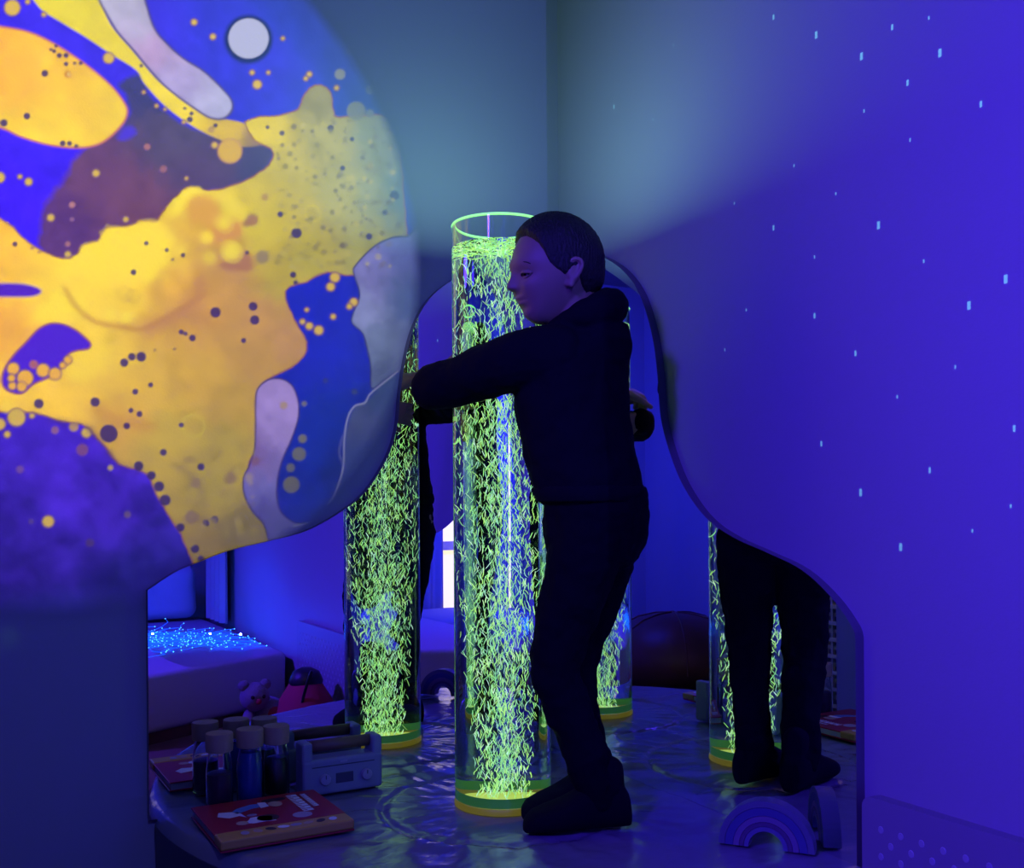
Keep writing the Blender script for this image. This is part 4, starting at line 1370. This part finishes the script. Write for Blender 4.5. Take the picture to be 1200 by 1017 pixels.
for xk in (RX0 + .048, RX1 - .040):
    vs, fs = [], []
    for r, yy in ((.012, 0.002), (.012, -.006), (.0105, -.009), (.004, -.0092)):
        for i in range(24):
            a = 2 * math.pi * i / 24
            vs.append((xk + r * math.cos(a), RYF + yy, Z0_ + .034 + r * math.sin(a)))
    for k in range(3):
        for i in range(24):
            j = (i + 1) % 24
            fs.append((k * 24 + i, k * 24 + j, k * 24 + 24 + j, k * 24 + 24 + i))
    fs.append(tuple(range(72, 96)))
    kb = mesh_obj('tuning_knob', vs, fs, M['knob'], radio, smooth=True); sharp(kb)
    box('knob_pointer', (xk - .001, RYF - .0102, Z0_ + .036), (xk + .001, RYF - .009, Z0_ + .044), M['radio_dark'], kb)

# nested arches toy standing against the right mirror
AC = np.array([-0.072, -0.812, Z0_])
arch = thing('arch_stacker', 'small rainbow shaped toy of nested blue and lavender arches by the mirror foot', 'toy', AC)
an_ = np.array([-0.80, -0.60, 0.0]); an_ /= np.linalg.norm(an_)         # face of the toy
ax_ = np.array([-an_[1], an_[0], 0.0])
radii = [0.085, 0.073, 0.058, 0.047, 0.039, 0.030]
for k in range(5):
    ro, ri = radii[k], radii[k + 1] + 0.0008
    vs, fs = [], []
    A = np.linspace(0, math.pi, 25)
    for a in A:
        for r, dd in ((ro, -.016), (ro, .016), (ri, .016), (ri, -.016)):
            vs.append(AC + ax_ * r * math.cos(a) + np.array([0, 0, r * math.sin(a)]) + an_ * dd)
    for i in range(24):
        for j in range(4):
            q = (j + 1) % 4
            fs.append((i * 4 + j, i * 4 + q, i * 4 + 4 + q, i * 4 + 4 + j))
    fs += [(0, 1, 2, 3), (99, 98, 97, 96)]
    bm = bmesh.new(); vv = [bm.verts.new([float(t) for t in v]) for v in vs]
    for f in fs:
        bm.faces.new([vv[i] for i in f])
    bm_obj('arch', bm, M['arch%d' % k], arch)

# ------------------------------------------------------------------ dotted bumper panel on the right wall
PN0, PN1, PZ = -2.13, -0.968, 0.425
pts = [(PN1, 0.02)] + [(PN1 - .02 + .02 * math.cos(a), PZ - .02 + .02 * math.sin(a)) for a in np.linspace(0, math.pi / 2, 6)] + \
      [(PN0 + .02 + .02 * math.cos(a), PZ - .02 + .02 * math.sin(a)) for a in np.linspace(math.pi / 2, math.pi, 6)] + [(PN0, 0.02)]
pan = thing('wall_panel', 'low lavender panel with pale dots screwed to the wall beside the mirror', 'panel', (0, (PN0 + PN1) / 2, 0.02))
n = len(pts)
bm = bmesh.new()
vv = [bm.verts.new((-0.004, y, z_)) for y, z_ in pts] + [bm.verts.new((WT, y, z_)) for y, z_ in pts]
bm.faces.new(vv[:n]); bm.faces.new(list(reversed(vv[n:])))
for i in range(n):
    bm.faces.new((vv[i], vv[(i + 1) % n], vv[n + (i + 1) % n], vv[n + i]))
bm_obj('board', bm, M['panel'], pan)
vs, fs = [], []
row = 0
zz = PZ - 0.050
while zz > 0.05:
    yy = PN1 - 0.040 - (0.02 if row % 2 else 0.0)
    while yy > PN0 + 0.03:
        b = len(vs)
        for i in range(10):
            a = 2 * math.pi * i / 10
            vs.append((-0.0052, yy + .0048 * math.cos(a), zz + .0055 * math.sin(a)))
        for i in range(10):
            a = 2 * math.pi * i / 10
            vs.append((-0.0038, yy + .0058 * math.cos(a), zz + .0065 * math.sin(a)))
        fs.append(tuple(range(b, b + 10)))
        fs += [(b + i, b + (i + 1) % 10, b + 10 + (i + 1) % 10, b + 10 + i) for i in range(10)]
        yy -= 0.040
    zz -= 0.0225; row += 1
dots = mesh_obj('raised_dots', vs, fs, M['dot'], pan); dots['kind'] = 'stuff'

# ------------------------------------------------------------------ the rest of the room, seen in the mirrors
# floor bed along the right wall


def soft_box(name, lo, hi, rad, material, parent, sag=0.008, seed=1, nx=26, ny=30):
    lo, hi = np.array(lo), np.array(hi)
    bm = box_bm(lo, hi)
    bmesh.ops.subdivide_edges(bm, edges=bm.edges, cuts=14, use_grid_fill=True)
    ctr, half = (lo + hi) / 2, (hi - lo) / 2
    for v in bm.verts:
        p = np.array(v.co) - ctr
        q = np.clip(p, -(half - rad), half - rad)
        d = p - q; L = np.linalg.norm(d)
        if L > 0:
            p = q + d / L * rad
        p = p + sag * (fbm(np.array([p[0] * 7 + 30]), np.array([(p[1] + p[2]) * 7 + 30]), seed, 3)[0] - 0.5) * 2
        v.co = Vector((p + ctr).tolist())
    return bm_obj(name, bm, material, parent, smooth=True)


bed = thing('floor_bed', 'low floor bed with a white sheet and blue glowing fibres, seen in the mirror', 'bed', (-0.55, -3.05, 0))
bp_ = [(-0.012, -2.25), (-0.80, -1.83), (-1.10, -2.35), (-1.10, -3.90), (-0.012, -3.90)]


def prism(name, P, z0, z1, bevel, material, parent, inset=0.0):
    c = np.mean(P, 0)
    P = [np.array(q) + (c - np.array(q)) * inset for q in P]
    bm = bmesh.new()
    lo = [bm.verts.new((q[0], q[1], z0)) for q in P]; hi = [bm.verts.new((q[0], q[1], z1)) for q in P]
    bm.faces.new(lo); bm.faces.new(hi)
    for i in range(len(P)):
        j = (i + 1) % len(P); bm.faces.new((lo[i], lo[j], hi[j], hi[i]))
    if bevel:
        bmesh.ops.bevel(bm, geom=list(bm.edges), offset=bevel, segments=4, affect='EDGES', profile=0.5)
    return bm_obj(name, bm, material, parent, smooth=False)


mo = prism('mattress', bp_, 0.045, 0.275, 0.03, M['sheet'], bed)
mo.data.polygons.foreach_set('use_smooth', [True] * len(mo.data.polygons)); sharp(mo, 30)
prism('bed_base', bp_, 0.0, 0.05, 0, M['brown'], bed, 0.03)
cu = thing('cushion', 'plump pale blue cushion propped at the far end of the bed', 'cushion', (-0.27, -3.78, 0.275))
soft_box('cushion_pad', (-0.50, -3.86, 0.285), (-0.07, -3.72, 0.60), 0.068, M['cushion'], cu, 0.012, 5)

# glowing optical fibres
m_fib = mat('blue_fibre', (0.1, 0.2, 0.8), 0.3, emit=(0.005, 0.10, 1.0), estr=1.3)
m_tip = mat('blue_fibre_tip', (0.3, 0.5, 1.0), 0.3, emit=(0.06, 0.45, 1.0), estr=3.0)
random.seed(5)
parts, tips = [], []
for k in range(110):
    if k < 60:
        c = np.array([-0.50 + random.gauss(0, .06), -2.95 + random.gauss(0, .10), 0.29])
    else:
        c = np.array([-0.30 + random.gauss(0, .12), -2.80 + random.gauss(0, .15), 0.285])
    a0 = random.uniform(0, 6.28); L = random.uniform(.15, .45)
    P = [c]
    for j in range(6):
        a0 += random.gauss(0, 0.5)
        P.append(P[-1] + np.array([math.cos(a0), math.sin(a0), random.gauss(0, .12)]) * L / 6)
    P = np.array(P); P[:, 0] = np.clip(P[:, 0], -1.0, -0.06); P[:, 1] = np.clip(P[:, 1], -3.5, -2.27); P[:, 2] = np.clip(P[:, 2], 0.283, 0.36)
    parts.append(sweep_data(P, 0.0014, 4, cap=False))
    for q in P[::3]:
        tips.append(lathe_data([(.0008, -.003), (.0034, 0), (.0008, .003)], q, 6))
V, F = join_data(parts)
fib = thing('fibre_optic_strands', 'heap of bright blue glowing fibre optic strands on the white bed', 'fibre light', (-0.4, -2.85, 0.28))
o = mesh_obj('strands', V, F, m_fib, fib); o['kind'] = 'stuff'
V, F = join_data(tips)
o = mesh_obj('light_points', V, F, m_tip, fib); o['kind'] = 'stuff'
for q in ((-0.46, -2.95, 0.31), (-0.22, -2.80, 0.31), (-0.12, -2.62, 0.32)):
    bl = bpy.data.lights.new('fibre_light', 'POINT'); bl.energy = 4.0; bl.color = (0.004, 0.05, 1.0); bl.shadow_soft_size = 0.004
    blo = bpy.data.objects.new('fibre_light', bl); COL.objects.link(blo); blo.location = q; attach(blo, fib)

# curtains


def curtain(name, P0, P1, z0, z1, label, waves=7, amp=0.02, lean=0.0):
    P0, P1 = np.array(P0, float), np.array(P1, float)
    d = P1 - P0; L = np.linalg.norm(d); d /= L; nrm = np.array([-d[1], d[0]])
    nu, nv = 60, 8
    vs, fs = [], []
    for j in range(nv + 1):
        z_ = z0 + (z1 - z0) * j / nv
        for i in range(nu + 1):
            u = i / nu
            off = amp * math.sin(u * waves * 6.283) * (1 - 0.4 * j / nv)
            p = P0 + d * (u * L + lean * (1 - j / nv) * u) + nrm * off
            vs.append((p[0], p[1], z_))
    for j in range(nv):
        for i in range(nu):
            a = j * (nu + 1) + i
            fs.append((a, a + 1, a + nu + 2, a + nu + 1))
    rt_ = thing(name, label, 'curtain', (*((P0 + P1) / 2), z0), 'grey curtains')
    mesh_obj('curtain_cloth', vs, fs, M['curtain'], rt_, smooth=True)
    v_, f_ = sweep_data([(*P0, z1 + .005), (*P1, z1 + .005)], 0.008, 8)
    mesh_obj('curtain_rail', v_, f_, M['white'], rt_, smooth=True)
    return rt_


curtain('window_curtain', (-0.035, -3.64), (-0.035, -3.25), 0.30, 2.2, 'pale grey curtain hanging beside the bed, seen in the mirror', 4, 0.018)
curtain('window_curtain', (-2.25, YB + 0.05), (-1.665, YB + 0.05), 0.1, 1.7, 'grey window curtain on the far side of the bright gap', 6, 0.02, lean=-0.04)
curtain('window_curtain', (-1.575, YB + 0.05), (-1.05, YB + 0.05), 0.1, 1.7, 'grey window curtain on the bed side of the bright gap', 6, 0.02)

# foam seats before the window
f1 = thing('foam_mattress', 'low blue lit foam mattress under the bright window gap', 'mattress', (-1.6, -3.5, 0))
soft_box('foam_pad', (-2.0, -3.86, 0.0), (-1.18, -3.15, 0.25), 0.03, M['sheet'], f1, 0.008, 3)
f2 = thing('foam_block', 'plain blue foam block in front of the foam mattress', 'foam block', (-1.2, -2.8, 0))
soft_box('foam_cover', (-1.45, -3.0, 0.0), (-0.95, -2.62, 0.20), 0.02, M['foam'], f2, 0.004, 4)

# brown bean bag
bb = thing('bean_bag', 'brown round bean bag reflected between the tube images in the right mirror', 'bean bag', (-1.93, -1.93, 0))
prof = [(0.20, 0.0), (0.34, 0.02), (0.40, 0.10), (0.38, 0.19), (0.30, 0.28), (0.20, 0.335), (0.10, 0.36), (0.02, 0.366)]
vs, fs = lathe_data(prof, (-1.93, -1.93, 0), 40)
vs = [np.array(v) * 1.0 for v in vs]
for v in vs:
    a = math.atan2(v[1] + 1.93, v[0] + 1.93)
    k = 1 + 0.03 * math.sin(3 * a) + 0.02 * math.sin(5 * a + v[2] * 9)
    v[0] = -1.93 + (v[0] + 1.93) * k; v[1] = -1.93 + (v[1] + 1.93) * k
mesh_obj('bag_shell', vs, fs, M['brown'], bb, smooth=True)
for q in range(6):
    a = q * math.pi / 3
    P = [np.array([-1.93 + (r + .002) * math.cos(a) * (1 + 0.03 * math.sin(3 * a)), -1.93 + (r + .002) * math.sin(a) * (1 + 0.03 * math.sin(3 * a)), z_ + .002]) for r, z_ in prof[2:]]
    v_, f_ = sweep_data(P, 0.004, 6)
    mesh_obj('seam', v_, f_, M['brown'], bb, smooth=True)

# white woven basket by the left wall
bk = thing('storage_basket', 'tall white woven storage basket reflected at the edge of the right mirror', 'basket', (-1.70, -0.42, 0))
wv, wf = [], []
BXc, BYc, bh = -1.70, -0.42, 0.66
for lo, hi in (((BXc - .24, BYc - .20, 0), (BXc + .24, BYc + .20, 0.015)),):
    box('basket_floor', lo, hi, M['basket'], bk)
uprights, bands = [], []
random.seed(3)
per = []
hw, hd = .24, .20
for u in np.arange(-hw, hw + 1e-6, 0.03):
    per += [(BXc + u, BYc - hd), (BXc + u, BYc + hd)]
for u in np.arange(-hd + .03, hd - .02, 0.03):
    per += [(BXc - hw, BYc + u), (BXc + hw, BYc + u)]
bm = bmesh.new()
for x, y in per:
    box_bm((x - .007, y - .004, .01), (x + .007, y + .004, bh), bm=bm)
o = bm_obj('upright_canes', bm, M['basket'], bk); o['kind'] = 'stuff'
bm = bmesh.new()
for k, z_ in enumerate(np.arange(0.03, bh, 0.030)):
    e = .006 * (1 if k % 2 else -1)
    for lo, hi in (((BXc - hw - .006, BYc - hd - .006 + e, z_), (BXc + hw + .006, BYc - hd + .002 + e, z_ + .014)), ((BXc - hw - .006, BYc + hd - .002 + e, z_), (BXc + hw + .006, BYc + hd + .006 + e, z_ + .014)),
                   ((BXc - hw - .006 + e, BYc - hd, z_), (BXc - hw + .002 + e, BYc + hd, z_ + .014)), ((BXc + hw - .002 + e, BYc - hd, z_), (BXc + hw + .006 + e, BYc + hd, z_ + .014))):
        box_bm(lo, hi, bm=bm)
o = bm_obj('woven_bands', bm, M['basket'], bk); o['kind'] = 'stuff'
box('cloth_liner', (BXc - .225, BYc - .185, .02), (BXc + .225, BYc + .185, bh - .03), M['foam'], bk, bevel=.02)

# plush toy, red bag and pink blanket on the floor between bed and platform
pl = thing('plush_toy', 'white plush toy with dark red spots lying before the bed', 'plush toy', (-0.27, -1.86, 0))


def ball(name, c, r, material, parent, n=14, sq=(1, 1, 1)):
    vs, fs = [], []
    for i in range(1, n):
        for k in range(2 * n):
            th, ph = math.pi * i / n, math.pi * k / n
            vs.append((c[0] + r * sq[0] * math.sin(th) * math.cos(ph), c[1] + r * sq[1] * math.sin(th) * math.sin(ph), c[2] + r * sq[2] * math.cos(th)))
    for i in range(n - 2):
        for k in range(2 * n):
            j = (k + 1) % (2 * n)
            fs.append((i * 2 * n + k, (i + 1) * 2 * n + k, (i + 1) * 2 * n + j, i * 2 * n + j))
    fs.append(tuple(range(2 * n))); fs.append(tuple(reversed(range((n - 2) * 2 * n, (n - 1) * 2 * n))))
    return mesh_obj(name, vs, fs, material, parent, smooth=True)


ball('belly', (-0.20, -1.90, 0.075), 0.075, M['plush'], pl, sq=(1.1, 1.0, 1.0))
hd_ = ball('head', (-0.27, -1.84, 0.165), 0.058, M['plush'], pl)
for s in (-1, 1):
    ball('ear', (-0.27 + s * .044, -1.84, 0.212), 0.022, M['plush'], pl, 8)
    ball('arm', (-0.20 + s * .085, -1.86, 0.07), 0.03, M['plush'], pl, 8, (1, 1, 1.5))
    ball('leg', (-0.20 + s * .06, -1.82, 0.034), 0.034, M['plush'], pl, 8, (1, 1.5, 1))
    ball('eye', (-0.27 + s * .022, -1.788, 0.172), 0.008, M['iris'], hd_, 6)
ball('nose', (-0.27, -1.782, 0.155), 0.012, M['red_cloth'], hd_, 6)
ball('belly_patch', (-0.19, -1.852, 0.08), 0.040, M['red_cloth'], pl, 8)
bg = thing('cloth_bag', 'slumped red cloth bag with black top against the dotted panel', 'bag', (-0.13, -1.62, 0))
vs, fs = lathe_data([(0.07, 0), (0.105, .02), (0.115, .09), (0.10, .17), (0.06, .235), (0.035, .26)], (-0.13, -1.62, 0), 28)
vs = [(v[0] if True else 0, -1.62 + (v[1] + 1.62) * 1.25, v[2] * (1 + .08 * math.sin(6 * v[1]))) for v in vs]
mesh_obj('bag_body', vs, fs, M['red_cloth'], bg, smooth=True)
vs, fs = lathe_data([(0.060, .225), (0.066, .25), (0.050, .285), (0.02, .30)], (-0.13, -1.62, 0), 24)
mesh_obj('bag_neck', vs, fs, M['black'], bg, smooth=True)
v_, f_ = sweep_data(catmull([(-0.13, -1.56, .27), (-0.15, -1.50, .30), (-0.17, -1.52, .22), (-0.18, -1.54, .14)], 4, False), .006, 8)
mesh_obj('bag_strap', v_, f_, M['black'], bg, smooth=True)
pk = thing('pink_blanket', 'folded pink blanket on the floor behind the bottles, seen in the mirror', 'blanket', (-0.44, -1.60, 0))
soft_box('blanket_fold', (-0.52, -1.70, 0.0), (-0.36, -1.50, 0.05), 0.022, M['pink'], pk, 0.006, 8)
